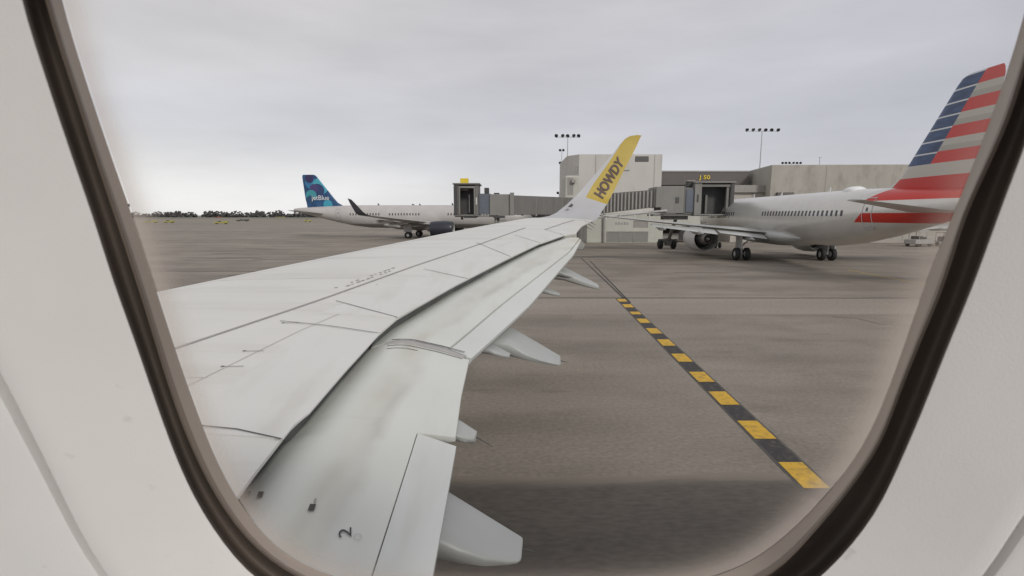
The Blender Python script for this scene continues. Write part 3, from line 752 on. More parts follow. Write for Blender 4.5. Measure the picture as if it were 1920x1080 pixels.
# rubber seal: rounded ring between bezel and pane rim
sr = []
for j in range(15):
    f = j / 14; lin = .0004 + .0116 * f; dp = lin + .011 * math.sin(math.pi * f ** .55) ** .8 if 0 < f < 1 else lin
    rad = [(rO[i] * (1 - f) + rI[i] * f) * (.155 + dp) / (.155 + lin) for i in range(NR)]
    sr.append(ring3(rad, dp))
seal = ringloft('window_seal', sr, M['seal'])
mixv = lambda f: [rI[i] * (1 - f) + rV[i] * f for i in range(NR)]
ringloft('seal_lip', [ring3(rI, .0118, 1, .001), ring3(rI, .0119), ring3(mixv(.22), .0125), ring3(mixv(.4), .0143)], M['lip'])
ringloft('pane_rim', [ring3(mixv(.38), .0142), ring3(mixv(.7), .017), ring3(rV, .020), ring3(rV, .0205)], M['rimbeige'])
# acrylic pane: clear in the middle, with a tan translucent veil along its edge
def pane_mat():
    m = bpy.data.materials.new('acrylic_pane'); m.use_nodes = True; t = m.node_tree; t.nodes.clear(); g = G_(m)
    o = t.nodes.new('ShaderNodeOutputMaterial'); tr = t.nodes.new('ShaderNodeBsdfTransparent'); tr.inputs[0].default_value = (.985, .98, .975, 1)
    df = t.nodes.new('ShaderNodeBsdfTranslucent'); df.inputs[0].default_value = (.90, .76, .64, 1)
    gl = t.nodes.new('ShaderNodeBsdfGlossy'); gl.inputs['Roughness'].default_value = .02; gl.inputs[0].default_value = (.8, .8, .8, 1)
    at_ = t.nodes.new('ShaderNodeAttribute'); at_.attribute_name = 'edge_veil'
    m1 = t.nodes.new('ShaderNodeMixShader'); m2 = t.nodes.new('ShaderNodeMixShader'); m2.inputs[0].default_value = .0
    g.l.new(at_.outputs['Fac'], m1.inputs[0]); g.l.new(tr.outputs[0], m1.inputs[1]); g.l.new(df.outputs[0], m1.inputs[2])
    g.l.new(m1.outputs[0], m2.inputs[1]); g.l.new(gl.outputs[0], m2.inputs[2]); g.l.new(m2.outputs[0], o.inputs[0])
    return m
fr = [(1.01, .62), (.99, .5), (.975, .36), (.958, .2), (.94, .09), (.92, .03), (.89, .0), (.5, 0)]
rings = []; fv = []
for f, a in fr:
    rings.append(ring3(rV, .0225, f)); 
    for i in range(NR):
        th = i * 2 * math.pi / NR
        deg = math.degrees(th); deg = deg - 360 if deg > 180 else deg
        side = interp([-180, -150, -120, -60, -30, -12, 5, 60, 110, 140, 160, 181], [.95, .85, .85, 1.0, .95, .40, .15, .15, .25, .5, .8, .95], deg)
        fv.append(a * min(1, side))
vs = [q for r in rings for q in r] + [WP(CA, CT, .0225)]; fv.append(0)
fs = [(j * NR + i, j * NR + (i + 1) % NR, (j + 1) * NR + (i + 1) % NR, (j + 1) * NR + i) for j in range(len(rings) - 1) for i in range(NR)] + [((len(rings) - 1) * NR + i, (len(rings) - 1) * NR + (i + 1) % NR, len(vs) - 1) for i in range(NR)]
me = bpy.data.meshes.new('pane'); me.from_pydata([tuple(v) for v in vs], [], fs); me.materials.append(pane_mat())
al = me.attributes.new('edge_veil', 'FLOAT', 'POINT'); al.data.foreach_set('value', fv)
for p_ in me.polygons: p_.use_smooth = True
pane = bpy.data.objects.new('pane', me); COL.objects.link(pane); child_of(pane, win)
# side wall panel around the bezel
rw = [max(rS) * 0 + 1.6 for i in range(NR)]
sw = loft('cabin_side_wall', [ring3(rS, -.006, 1, .0042), ring3(rS, -.0118, 1, .0045), ring3(rS, -.0128, 1, .0065), ring3(rS, -.0135, 1.15), ring3(rS, -.016, 1.8), ring3(rS, -.02, 3.2)], M['panel'], cap=False); autosmooth(sw, 50)
tag(sw, 'plain off-white cabin side wall panel outside the window bezel groove', 'wall panel')

# ================================================================== AIRLINERS ON THE APRON
FUSE = [(0, .04, 3.25), (.25, .42, 3.28), (.7, .78, 3.33), (1.5, 1.18, 3.44), (2.5, 1.52, 3.58), (3.8, 1.82, 3.70), (5.2, 1.95, 3.77), (7, 1.98, 3.8), (12, 1.98, 3.8), (20, 1.98, 3.8), (27, 1.98, 3.8), (30, 1.95, 3.83), (33, 1.78, 4.0), (36, 1.46, 4.25), (39, 1.05, 4.55), (41.5, .68, 4.8), (43.5, .36, 5.0), (44.4, .16, 5.08), (44.5, .02, 5.08)]
def fr_at(x):
    for i in range(len(FUSE) - 1):
        if FUSE[i][0] <= x <= FUSE[i + 1][0]:
            f = (x - FUSE[i][0]) / (FUSE[i + 1][0] - FUSE[i][0]); f2 = f
            return FUSE[i][1] * (1 - f2) + FUSE[i + 1][1] * f2, FUSE[i][2] * (1 - f2) + FUSE[i + 1][2] * f2
    return FUSE[-1][1:]
def side_pt(x, z, s, lift=.012):
    r, c = fr_at(x); r += lift; dz = z - c; rz = r * 1.045
    dz = max(-rz * .999, min(rz * .999, dz)); return Vector((x, s * r * math.sqrt(max(0, 1 - (dz / rz) ** 2)), c + dz))
def airfoil_loft(name, secs, m, parent, vertical=False, mats=None):
    """secs: (x_le, chord, span y, z, thickness ratio)"""
    ts_ = [0, .02, .07, .15, .3, .5, .7, .88, 1.0]; rings = []
    for (x, c, y, z, th) in secs:
        up = []; lo = []
        for t in ts_:
            h_ = th * c * (2.9 * math.sqrt(t) * (1 - t) * .62 + .01)
            cx = x + c * t
            if vertical: up.append((cx, y + h_ * .5, z)); lo.append((cx, y - h_ * .5, z))
            else: up.append((cx, y, z + h_ * .6)); lo.append((cx, y, z - h_ * .4))
        rings.append([Vector(q) for q in up + lo[::-1]])
    o = loft(name, rings, m, parent); autosmooth(o, 45); return o
def make_airliner(name, loc, rz, mats, win_side, win_ranges, has_dome, title=None, winglet_col='wl'):
    """local frame: nose at x=0, tail towards +x, y = left/right, z up. The empty stands under the main gear."""
    T = empty(name, loc, rz); GX = 21.97
    def sh(o): o.location.x -= GX; return o
    n = 36; rings = []
    xs = sorted(set([f[0] for f in FUSE] + [9, 11, 13, 15, 17, 19, 21, 23, 25, 28.5, 31.5, 34.5, 37.5, 40.3]))
    for x in xs:
        r, c = fr_at(x); rings.append([Vector((x, r * math.cos(2 * math.pi * i / n), c + r * 1.045 * math.sin(2 * math.pi * i / n))) for i in range(n)])
    fu = sh(loft('fuselage', rings, mats['fus'], T))
    # belly fairing
    rings = []
    for x, k in ((14.2, .15), (15.5, .75), (17, 1), (22, 1), (25, .85), (27.2, .15)):
        rings.append([Vector((x, 2.05 * math.cos(2 * math.pi * i / 24) * (.6 + .4 * k), 2.25 + (.78 * k + .1) * math.sin(2 * math.pi * i / 24))) for i in range(24)])
    sh(loft('belly_fairing', rings, mats['belly'], T))
    for s in (-1, 1):
        secs = [(15.4, 7.3, 1.2 * s, 2.45, .13), (16.3, 6.2, 2.0 * s, 2.55, .13), (18.7, 3.95, 6.4 * s, 2.98, .115), (21.6, 2.7, 12 * s, 3.52, .11), (24.1, 1.6, 16.9 * s, 4.02, .10)]
        wg = sh(airfoil_loft('wing', secs, mats['wing'], T))
        # lowered flaps behind the wing
        for (y0, y1, xa, xb, za, zb, ca, cb) in ((2.2, 6.3, 22.3, 22.4, 2.40, 2.78, 1.1, 1.0), (6.5, 12.6, 22.4, 24.2, 2.80, 3.38, 1.0, .7)):
            mb = MB(); dz = .38
            mb.add([(xa, y0 * s, za), (xb, y1 * s, zb), (xb + cb, y1 * s, zb - dz * .6), (xa + ca, y0 * s, za - dz)] + [(xa, y0 * s, za - .12), (xb, y1 * s, zb - .10), (xb + cb, y1 * s, zb - dz * .6 - .03), (xa + ca, y0 * s, za - dz - .03)],
                   [(0, 1, 2, 3), (7, 6, 5, 4), (0, 4, 5, 1), (1, 5, 6, 2), (2, 6, 7, 3), (3, 7, 4, 0)])
            o = mb.build('flap', mats['flap'], wg)
        for (y, x0_, x1_, z) in ((3.6, 19.5, 24.2, 2.25), (8.2, 20.6, 24.9, 2.75), (11.6, 22, 25.6, 3.1)):
            mb = MB(); mb.lathe((x0_, y * s, z), (1, 0, -.06), [(0, .01), (.5, .16), (1.6, .26), (x1_ - x0_ - 1.2, .2), (x1_ - x0_, .02)], 12); o = mb.build('flap_track_fairing', mats['wing'], wg, smooth=True)
        secs = [(24.1, 1.6, 16.9 * s, 4.02, .10), (24.5, 1.42, 17.35 * s, 4.16, .09), (24.9, 1.28, 17.62 * s, 4.50, .085), (25.4, 1.05, 17.78 * s, 5.1, .08), (26.0, .8, 17.9 * s, 5.8, .08), (26.5, .5, 18.0 * s, 6.35, .08), (26.95, .15, 18.03 * s, 6.5, .08)]
        ts_ = [0, .05, .15, .35, .6, .85, 1]; rings = []
        for (x, c, y, z, th) in secs:
            nz_ = Vector((0, -s, .2)) if z > 4.4 else (Vector((0, -s * .5, 1)) if z > 4.1 else Vector((0, 0, 1))); nz_.normalize(); up = []; lo = []
            for t in ts_:
                h_ = th * c * 1.7 * math.sqrt(t) * (1 - t); p = Vector((x + c * t, y, z)); up.append(p + nz_ * h_ * .5); lo.append(p - nz_ * (h_ * .5 + .004))
            rings.append(up + lo[::-1])
        o = loft('winglet', rings, mats['winglet'], T); sh(o); autosmooth(o, 50)
        # engine: cowl, core nozzle, plug, fan, pylon
        ey, ez = 5.55 * s, 1.74
        mb = MB(); mb.lathe((13.6, ey, ez), (1, 0, 0), [(.55, .9), (.12, 1.02), (0, 1.1), (.06, 1.18), (.5, 1.29), (1.6, 1.36), (2.8, 1.32), (3.9, 1.20), (3.9, 1.16), (3.2, 1.14), (2.2, 1.0)], 32); en = sh(mb.build('engine', mats['nacelle'], T, smooth=True)); autosmooth(en, 50)
        mb = MB(); mb.lathe((13.6, ey, ez), (1, 0, 0), [(-.0, 1.06), (.05, 1.125), (.22, 1.19), (.22, .97), (0, 1.06)], 32); mb.build('intake_lip', M['silver'], en, smooth=True)
        mb = MB(); mb.lathe((13.6, ey, ez), (1, 0, 0), [(.55, .98), (.56, .0)], 32); mb.lathe((13.6, ey, ez), (1, 0, 0), [(.2, .0), (.55, .3)], 16); mb.build('fan', M['engine_dark'], en)
        mb = MB(); mb.lathe((13.6, ey, ez), (1, 0, 0), [(2.2, .99), (2.21, .5)], 32); mb.build('duct_inside', M['engine_dark'], en)
        mb = MB(); mb.lathe((13.6, ey, ez), (1, 0, 0), [(2.2, .66), (3.4, .62), (4.5, .44), (4.5, .38), (4.1, .36)], 28); mb.build('core_nozzle', M['nozzle'], en, smooth=True)
        mb = MB(); mb.lathe((13.6, ey, ez), (1, 0, 0), [(4.1, .37), (4.1, .24), (4.7, .14), (5.0, .01)], 20); mb.build('exhaust_plug', M['nozzle'], en, smooth=True)
        mb = MB(); mb.add([(14.6, ey - .16, ez + 1.2), (14.6, ey + .16, ez + 1.2), (18.9, ey + .16, 2.9), (18.9, ey - .16, 2.9), (15.4, ey - .16, ez + .6), (15.4, ey + .16, ez + .6), (19.8, ey + .12, 2.62), (19.8, ey - .12, 2.62)],
                          [(0, 1, 2, 3), (7, 6, 5, 4), (0, 4, 5, 1), (1, 5, 6, 2), (2, 6, 7, 3), (3, 7, 4, 0)]); mb.build('pylon', mats['wing'], en)
        # stabiliser
        sh(airfoil_loft('tailplane', [(38.0, 3.6, .6 * s, 4.28, .09), (38.3, 3.4, 1.0 * s, 4.32, .09), (41.3, 1.3, 6.2 * s, 4.86, .08)], mats['stab'], T))
        # main gear
        mb = MB(); gy = 3.8 * s; mb.tube((21.97, gy, .58), (21.9, gy + .25 * s, 2.6), .14, .17, 12); mb.tube((21.97, gy - .55, .58), (21.97, gy + .55, .58), .09); mb.tube((21.97, gy, 1.3), (21.5, gy - 1.2 * s, 2.2), .06, .06, 8)
        gr = sh(mb.build('landing_gear', M['steel'], T, smooth=True)); autosmooth(gr, 40)
        mb = MB(); mb.box(21.3, 22.7, gy + .28 * s - .03, gy + .28 * s + .03, 1.1, 2.5); mb.build('gear_door', mats['belly'], gr)
        for d in (-.46, .46):
            mb = MB(); mb.lathe((21.97, gy + d - .2, .58), (0, 1, 0), [(0, .3), (0, .48), (.06, .57), (.2, .585), (.34, .57), (.4, .48), (.4, .3)], 24); wh = mb.build('wheel', M['black'], gr, smooth=True)
            mb = MB(); mb.lathe((21.97, gy + d - .185, .58), (0, 1, 0), [(.03, .02), (0, .12), (.05, .3), (.32, .3), (.37, .12), (.34, .02)], 18); mb.build('rim', M['rim'], gr, smooth=True)
    # nose gear
    mb = MB(); mb.tube((5.07, 0, .4), (5.2, 0, 2.1), .09, .11, 10); mb.tube((5.07, -.3, .4), (5.07, .3, .4), .06)
    gr = sh(mb.build('nose_gear', M['steel'], T))
    for d in (-.26, .26):
        mb = MB(); mb.lathe((5.07, d - .11, .39), (0, 1, 0), [(0, .15), (0, .3), (.04, .38), (.18, .38), (.22, .3), (.22, .15), (0, .15)], 20); mb.build('wheel', M['black'], gr, smooth=True)
    # fin
    fin = sh(airfoil_loft('tail_fin', [(33.6, 8.3, 0, 5.1, .03), (35.0, 6.9, 0, 5.75, .05), (36.0, 6.0, 0, 6.3, .08), (36.6, 5.55, 0, 7.0, .09), (39.7, 2.85, 0, 10.95, .09), (40.0, 2.5, 0, 11.25, .085), (40.4, 2.0, 0, 11.4, .05)], mats['fin'], T, vertical=True))
    # cabin windows
    wm = None; s = win_side
    for (xa, xb) in win_ranges:
        x = xa
        while x < xb:
            c = [side_pt(x + dx, 4.22 + dz, s, .012) for dx, dz in ((-.11, -.16), (-.07, -.2), (.07, -.2), (.11, -.16), (.11, .16), (.07, .2), (-.07, .2), (-.11, .16))]
            sh(obj_from('cabin_window', c, [tuple(range(8))], M['cabwin'], T)); x += .533
    # doors: outline ribbons
    for x0_, wd, z0_, z1_ in ((4.9, .85, 3.35, 5.15), (35.1, .80, 3.45, 5.15)):
        mb = MB(); e = .05
        for (xa, xb, za, zb) in ((x0_, x0_ + e, z0_, z1_), (x0_ + wd, x0_ + wd + e, z0_, z1_), (x0_, x0_ + wd + e, z1_, z1_ + e), (x0_, x0_ + wd + e, z0_ - e, z0_)):
            nz_ = max(1, int((zb - za) / .25)); 
            for k in range(nz_):
                z_a = za + (zb - za) * k / nz_; z_b = za + (zb - za) * (k + 1) / nz_
                mb.add([side_pt(xa, z_a, s, .02), side_pt(xb, z_a, s, .02), side_pt(xb, z_b, s, .02), side_pt(xa, z_b, s, .02)], [(0, 1, 2, 3)])
        dr = sh(mb.build('cabin_door', mats['doorline'], T))
        c = [side_pt(x0_ + wd / 2 + dx, 4.45 + dz, s, .02) for dx, dz in ((-.07, -.12), (.07, -.12), (.07, .12), (-.07, .12))]
        obj_from('door_window', c, [(0, 1, 2, 3)], M['cabwin'], dr)
        mb = MB(); P_ = side_pt(x0_ + wd / 2, z0_ - .18, s, .03); mb.box(P_.x - wd * .65, P_.x + wd * .65, P_.y - .03, P_.y + .03, P_.z - .05, P_.z + .05); mb.build('door_sill', M['steel'], dr)
    if has_dome:
        mb = MB(); rings = []
        for x, r in ((30.6, .02), (30.8, .2), (31.1, .28), (31.5, .33), (31.9, .33), (32.2, .25), (32.4, .16), (32.5, .02)):
            rings.append([Vector((x, 1.3 * r * 1.6 * math.cos(2 * math.pi * i / 20), 5.72 + r * 1.15 * math.sin(2 * math.pi * i / 20))) for i in range(20)])
        sh(loft('antenna_dome', rings, mats['dome'], T))
    for x, h_ in ((9, .35), (14.5, .4), (20.5, .3), (28.2, .35)):
        mb = MB(); mb.add([(x, -.02, 5.84), (x + .35, -.02, 5.84), (x + .42, -.01, 5.84 + h_), (x + .25, -.01, 5.84 + h_), (x, .02, 5.84), (x + .35, .02, 5.84), (x + .42, .01, 5.84 + h_), (x + .25, .01, 5.84 + h_)],
                          [(0, 1, 2, 3), (7, 6, 5, 4), (0, 4, 5, 1), (1, 5, 6, 2), (2, 6, 7, 3), (3, 7, 4, 0)]); sh(mb.build('blade_antenna', mats['ant'], T))
    # cockpit glazing
    for s_ in (-1, 1):
        mb = MB()
        for (xa, xb, za, zb) in ((1.75, 2.25, 4.0, 4.45), (2.3, 2.9, 4.05, 4.6), (2.95, 3.5, 4.1, 4.6)):
            mb.add([side_pt(xa, za, s_, .02), side_pt(xb, za, s_, .02), side_pt(xb, zb, s_, .02), side_pt(xa + .15, zb, s_, .02)], [(0, 1, 2, 3)])
        sh(mb.build('cockpit_window', M['glassdark'], T))
    if title:
        txt, xa, xb, za, zb, m_ = title
        vs_, fs_ = text_mesh(txt, .0)
        sh(obj_from('title_lettering', [side_pt(xa + (xb - xa) * u, za + (zb - za) * v, s, .015) for u, v in vs_], fs_, m_, T))
    return T, fin, sh

# --- red, white and blue striped tail airliner
def aa_fus():
    m, t, b = new_mat('silver_livery'); g = G_(m); x, y, z, o = g.obj()
    base = g.mix(g.rng(g.noise(o, .8, 5), .3, .7), (.64, .625, .59), (.70, .685, .65))
    slant = g.math('MULTIPLY_ADD', z, -.9, x)      # x - .9 z
    # lower stripe
    f1 = g.math('MULTIPLY', g.math('GREATER_THAN', z, 3.62), g.math('LESS_THAN', z, 4.22)); f1 = g.math('MULTIPLY', f1, g.math('GREATER_THAN', g.math('MULTIPLY_ADD', z, -1.1, x), 30.4))
    f2 = g.math('MULTIPLY', g.math('GREATER_THAN', z, 4.98), g.math('GREATER_THAN', g.math('MULTIPLY_ADD', z, -1.9, x), 25.3))
    f2 = g.math('MULTIPLY', f2, g.math('LESS_THAN', x, 42.0)); f1 = g.math('MULTIPLY', f1, g.math('LESS_THAN', x, 42.0))
    c = g.mix(g.math('MAXIMUM', f1, f2), base, (.60, .045, .035))
    g.l.new(c, b.inputs['Base Color']); b.inputs['Roughness'].default_value = .27; b.inputs['Metallic'].default_value = .4; return m
def aa_fin():
    m, t, b = new_mat('striped_fin'); g = G_(m); x, y, z, o = g.obj()
    zz_ = g.math('DIVIDE', g.math('SUBTRACT', z, 6.98), .632)      # seven bands up to 11.76
    k = g.math('FLOOR', zz_); par = g.math('MODULO', k, 2.0)       # even -> red
    fracp = g.math('SUBTRACT', zz_, k)
    silver = g.mix(g.math('LESS_THAN', fracp, .45), (.50, .48, .43), (.40, .385, .345))
    rs = g.mix(g.math('GREATER_THAN', par, .5), (.58, .05, .045), silver)
    nz_ = g.noise(o, 1.2, 4, (1, 1, 4)); blue = g.mix(g.rng(nz_, .35, .65), (.03, .055, .13), (.05, .10, .22))
    wl_ = g.math('GREATER_THAN', g.math('ABSOLUTE', g.math('SUBTRACT', fracp, .0)), .87)
    bl = g.mix(wl_, blue, (.62, .64, .66))
    # blue field ahead of a line leaning with the leading edge
    bx = g.math('MULTIPLY_ADD', z, -.655, x)     # x - .655 z
    c = g.mix(g.math('LESS_THAN', bx, 34.05), rs, bl)
    low = g.mix(g.math('LESS_THAN', z, 6.28), (.52, .50, .45), (.55, .05, .045))
    low = g.mix(g.math('GREATER_THAN', g.math('MULTIPLY_ADD', z, -1.2, x), 28.6), (.55, .54, .5), low)
    c = g.mix(g.math('LESS_THAN', z, 6.98), c, low)
    g.l.new(c, b.inputs['Base Color']); b.inputs['Roughness'].default_value = .4; return m
AAm = dict(fus=aa_fus(), belly=M['aa_wing'], wing=M['aa_wing'], flap=M['aa_wing'], winglet=M['aa_wing'], nacelle=M['silver'], stab=M['aa_wing'], fin=aa_fin(), doorline=M['pipe'], dome=M['white'], ant=M['white'])
gpa = (ground(1390, 488) + ground(1548, 488.5)) / 2
AA, aafin, sh = make_airliner('striped_tail_airliner', (gpa.x, gpa.y, 0), R(-90 - 2.4), AAm, -1, [(7.2, 15), (21.5, 33.6)], True, ('American', 13.6, 7.0, 3.75, 4.95, M['lettergrey']))
tag(AA, 'silver airliner with red, white and blue striped tail, parked at the right jet bridge', 'airliner')
# --- blue patterned tail airliner
def jb_fus():
    m, t, b = new_mat('white_livery'); g = G_(m); x, y, z, o = g.obj()
    c = g.mix(g.rng(g.noise(o, .6, 5), .3, .7), (.43, .41, .395), (.49, .465, .45))
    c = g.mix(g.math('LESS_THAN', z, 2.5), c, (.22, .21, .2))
    g.l.new(c, b.inputs['Base Color']); b.inputs['Roughness'].default_value = .35; return m
def jb_fin():
    m, t, b = new_mat('blue_circle_fin'); g = G_(m); x, y, z, o = g.obj()
    c = g.mix(g.rng(g.noise(o, .7, 3), .35, .65), (.015, .05, .13), (.02, .09, .21))
    def disc(c, cx, cz, r, col):
        d = g.math('SQRT', g.math('ADD', g.math('POWER', g.math('SUBTRACT', x, cx), 2.0), g.math('POWER', g.math('SUBTRACT', z, cz), 2.0)))
        return g.mix(g.math('LESS_THAN', d, r), c, col)
    for cx, cz, r, col in ((41.0, 9.9, 1.05, (.03, .17, .33)), (41.2, 10.7, .8, (.03, .025, .09)), (39.2, 9.3, 1.5, (.06, .33, .42)), (39.7, 8.5, 1.25, (.025, .05, .14)), (40.4, 8.9, .8, (.06, .05, .16)), (41.0, 7.6, 1.05, (.05, .28, .33)), (41.2, 6.9, .75, (.02, .07, .15)), (37.9, 6.0, .85, (.05, .32, .44)), (39.6, 6.0, .5, (.03, .10, .22))):
        c = disc(c, cx, cz, r, col)
    g.l.new(c, b.inputs['Base Color']); b.inputs['Roughness'].default_value = .4; return m
JBm = dict(fus=jb_fus(), belly=M['jb_wing'], wing=M['jb_wing'], flap=M['jb_wing'], winglet=M['navy_wl'], nacelle=M['navy'], stab=M['jb_wing'], fin=jb_fin(), doorline=M['steel'], dome=M['white'], ant=M['navy_wl'])
gj = ground(770, 447)
JR = R(-9)
# tail towards -X: local +x must map to -X, so rotate by 180 degrees
JB, jbfin, sh2 = make_airliner('blue_tail_airliner', (gj.x - .1, gj.y + 3.8, 0), R(180) + R(-4), JBm, 1, [(7.2, 15.4), (20.5, 26.2), (27.8, 33.6)], False)
tag(JB, 'white airliner with blue circle patterned tail, far left beyond the wing', 'airliner')
vs_, fs_ = text_mesh('jetBlue', .0)
P = [(40.9 - 3.3 * u, .235, 6.55 + 1.1 * v) for u, v in vs_]
lt = obj_from('fin_lettering', P, fs_, M['white'], jbfin)

# ================================================================== TERMINAL
def P2(x, y, Y): p = at(x, y, Y); return p
YB = 78.0
blk = empty('terminal_block', (16, YB, 0)); tag(blk, 'tall pale concrete terminal block with chamfered corner behind the winglet', 'building')
def cb(mb, name, m, p, bevel=0, smooth=False):
    o = mb.build(name, m, None, bevel, smooth); o.parent = p; o.matrix_parent_inverse = Matrix.Translation(p.location).inverted(); return o
def X_(px, Y): return (px - 960) / FPX * (Y * cp_ * 1.0 + 0)       # for points near eye level
def Z_(py, Y): d = ray(960, py); return CAMH + d.z / d.y * Y
def Xp(px, py, Y): return at(px, py, Y).x
zt = Z_(289, YB)
xL, xR = Xp(1086, 300, YB), Xp(1242, 300, YB)
mb = MB(); mb.prism([(xL, YB), (xR, YB), (xR, YB + 14), (xL - 1.6, YB + 14), (xL - 1.6, YB + 2.5)], 4.4, zt)
cb(mb, 'upper_walls', M['block'], blk, .05)
mb = MB(); mb.prism([(xL - 1.9, YB - .25), (xR + .25, YB - .25), (xR + .25, YB + 14.2), (xL - 1.9, YB + 14.2)], zt + .003, zt + .12)
mb = MB()
for px in (1116, 1226): x = Xp(px, 340, YB); mb.box(x - .05, x + .05, YB - .012, YB + .02, 5, zt - .1)
cb(mb, 'wall_joint', M['ledge'], blk)
x0, x1 = Xp(1191, 300, YB), Xp(1216, 300, YB)
mb = MB(); mb.box(x0, x1, YB - .06, YB + .05, Z_(303, YB), Z_(293.5, YB)); vn = cb(mb, 'vent_opening', M['recess'], blk)
mb = MB()
for k in range(5): z = Z_(302, YB) + k * .16; mb.box(x0 + .08, x1 - .08, YB - .10, YB - .05, z, z + .05)
cb(mb, 'vent_louvre', M['shutter'], blk)
mb = MB(); mb.tube((Xp(1168, 319, YB), YB - .1, Z_(319, YB)), (Xp(1180, 319, YB), YB - .1, Z_(319, YB)), .05); mb.box(Xp(1077, 315, YB + 2), Xp(1079, 315, YB + 2), YB + .3, YB + .9, Z_(322, YB), Z_(311, YB)); cb(mb, 'wall_bracket', M['steel'], blk)
# ground floor with roller shutters
gx0, gx1 = Xp(1098, 450, YB), Xp(1232, 450, YB)
mb = MB(); mb.box(gx0, gx1, YB - 1.2, YB + 13.5, 0, 4.4); cb(mb, 'ground_floor_walls', M['ground_floor'], blk, .03)
for a, b, c, d in ((1139, 1161, 435, 453), (1164, 1187, 435, 453), (1190, 1214, 435, 453), (1190, 1214, 415, 426)):
    YY = YB - 1.2
    mb = MB(); xa, xb, za, zb = Xp(a, c, YY), Xp(b, c, YY), max(.05, Z_(d, YY)), Z_(c, YY); mb.box(xa, xb, YY - .05, YY + .05, za, zb); sh_ = cb(mb, 'roller_shutter' if d > 430 else 'service_window', M['shutter'] if d > 430 else M['ledge'], blk)
    mb = MB()
    for (q0, q1, q2, q3) in ((xa - .1, xa, za, zb), (xb, xb + .1, za, zb), (xa - .1, xb + .1, zb, zb + .1)): mb.box(q0, q1, YY - .09, YY + .02, q2, q3)
    cb(mb, 'opening_frame', M['ledge'], blk)
YY = YB - 1.2
mb = MB()
for k in range(5): x = Xp(1154, 418, YY) + .42 * k; mb.box(x, x + .22, YY - .04, YY - .01, Z_(421, YY), Z_(417, YY) + random.uniform(-.05, .1))
cb(mb, 'wall_sign', M['steel'], blk)
mb = MB(); mb.tube((Xp(1132, 430, YY), YY - .3, 0), (Xp(1132, 400, YY), YY - .3, 4.3), .16); cb(mb, 'drain_pipe', M['ledge'], blk)
# stair tower left of the block
st = empty('stair_tower', (9, 72, 0)); tag(st, 'small grey stair tower at the left foot of the tall block', 'building')
YT = 72; mb = MB(); mb.box(Xp(1059, 350, YT), Xp(1086, 350, YT), YT, YT + 5, 0, Z_(329, YT)); cb(mb, 'tower_walls', M['ground_floor'], st, .25)
mb = MB(); mb.box(Xp(1064, 350, YT), Xp(1075, 350, YT), YT - .03, YT + .1, Z_(365, YT), Z_(333, YT)); cb(mb, 'tower_recess', M['ledge'], st)
mb = MB(); mb.box(Xp(1071, 350, YT), Xp(1078, 350, YT), YT - .5, YT + .1, Z_(343, YT), Z_(337, YT)); cb(mb, 'balcony', M['ledge'], st)
# open bay under the pier
bay = empty('service_bay', (25, YB, 0)); tag(bay, 'open dark service bay with concrete posts under the right jet bridge', 'building')
mb = MB(); mb.box(Xp(1232, 450, YB - 1) + .02, Xp(1310, 450, YB), YB - 1.0, YB + 8, Z_(424, YB), Z_(404, YB)); cb(mb, 'bay_slab', M['ground_floor'], bay, .05)
for a, b in ((1232, 1239), (1289, 1293), (1303, 1311)):
    mb = MB(); mb.box(Xp(a, 450, YB) + .03, Xp(b, 450, YB), YB - .9, YB + .2, 0, Z_(424, YB) - .003); cb(mb, 'bay_post', M['ground_floor'], bay, .04)
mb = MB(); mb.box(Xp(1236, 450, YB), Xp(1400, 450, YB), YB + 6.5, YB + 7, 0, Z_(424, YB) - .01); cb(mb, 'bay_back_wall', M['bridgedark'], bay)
mb = MB(); mb.box(Xp(1245, 445, YB), Xp(1276, 445, YB), YB + 1, YB + 3, .2, 1.3); cb(mb, 'parked_bin', M['ledge'], bay)
# gate hall with dark fascia
YH = 84.0
hall = empty('gate_hall', (32, YH, 0)); tag(hall, 'low gate hall with dark brown fascia between the pale block and the stained wall', 'building')
hx0, hx1 = Xp(1242, 330, YH) - 1.2, Xp(1404, 330, YH)
mb = MB(); mb.box(hx0, hx1, YH, YH + 14, Z_(347, YH), Z_(321, YH)); cb(mb, 'fascia', M['fascia'], hall, .04)
mb = MB(); mb.box(hx0 + .2, hx1 + 3.0, YH + .8, YH + 13, 0, Z_(347, YH) - .003); cb(mb, 'hall_wall', M['bridge'], hall)
mb = MB(); mb.box(Xp(1377, 355, YH - 6), Xp(1445, 355, YH - 6), YH - 6, YH + .7, Z_(361, YH - 6), Z_(347, YH - 6)); cb(mb, 'ledge', M['ledge'], hall, .05)
mb = MB(); mb.box(Xp(1377, 355, YH - 6), Xp(1445, 355, YH - 6), YH - 5.5, YH + .6, 0, Z_(361, YH - 6) - .004); cb(mb, 'lower_wall', M['concrete'], hall)
mb = MB(); mb.box(hx0, hx1, YH - .08, YH - .003, Z_(322.5, YH), Z_(320, YH)); cb(mb, 'parapet_cap', M['ledge'], hall)
vs_, fs_ = text_mesh('J 50', .02)
xa, xb, za, zb = Xp(1310, 333, YH), Xp(1331, 333, YH), Z_(338.5, YH), Z_(328.5, YH)
o = obj_from('gate_number', [(xa + (xb - xa) * u, YH - .12, za + (zb - za) * v) for u, v in vs_], fs_, M['signyellow']); o.parent = hall; o.matrix_parent_inverse = Matrix.Translation(hall.location).inverted()
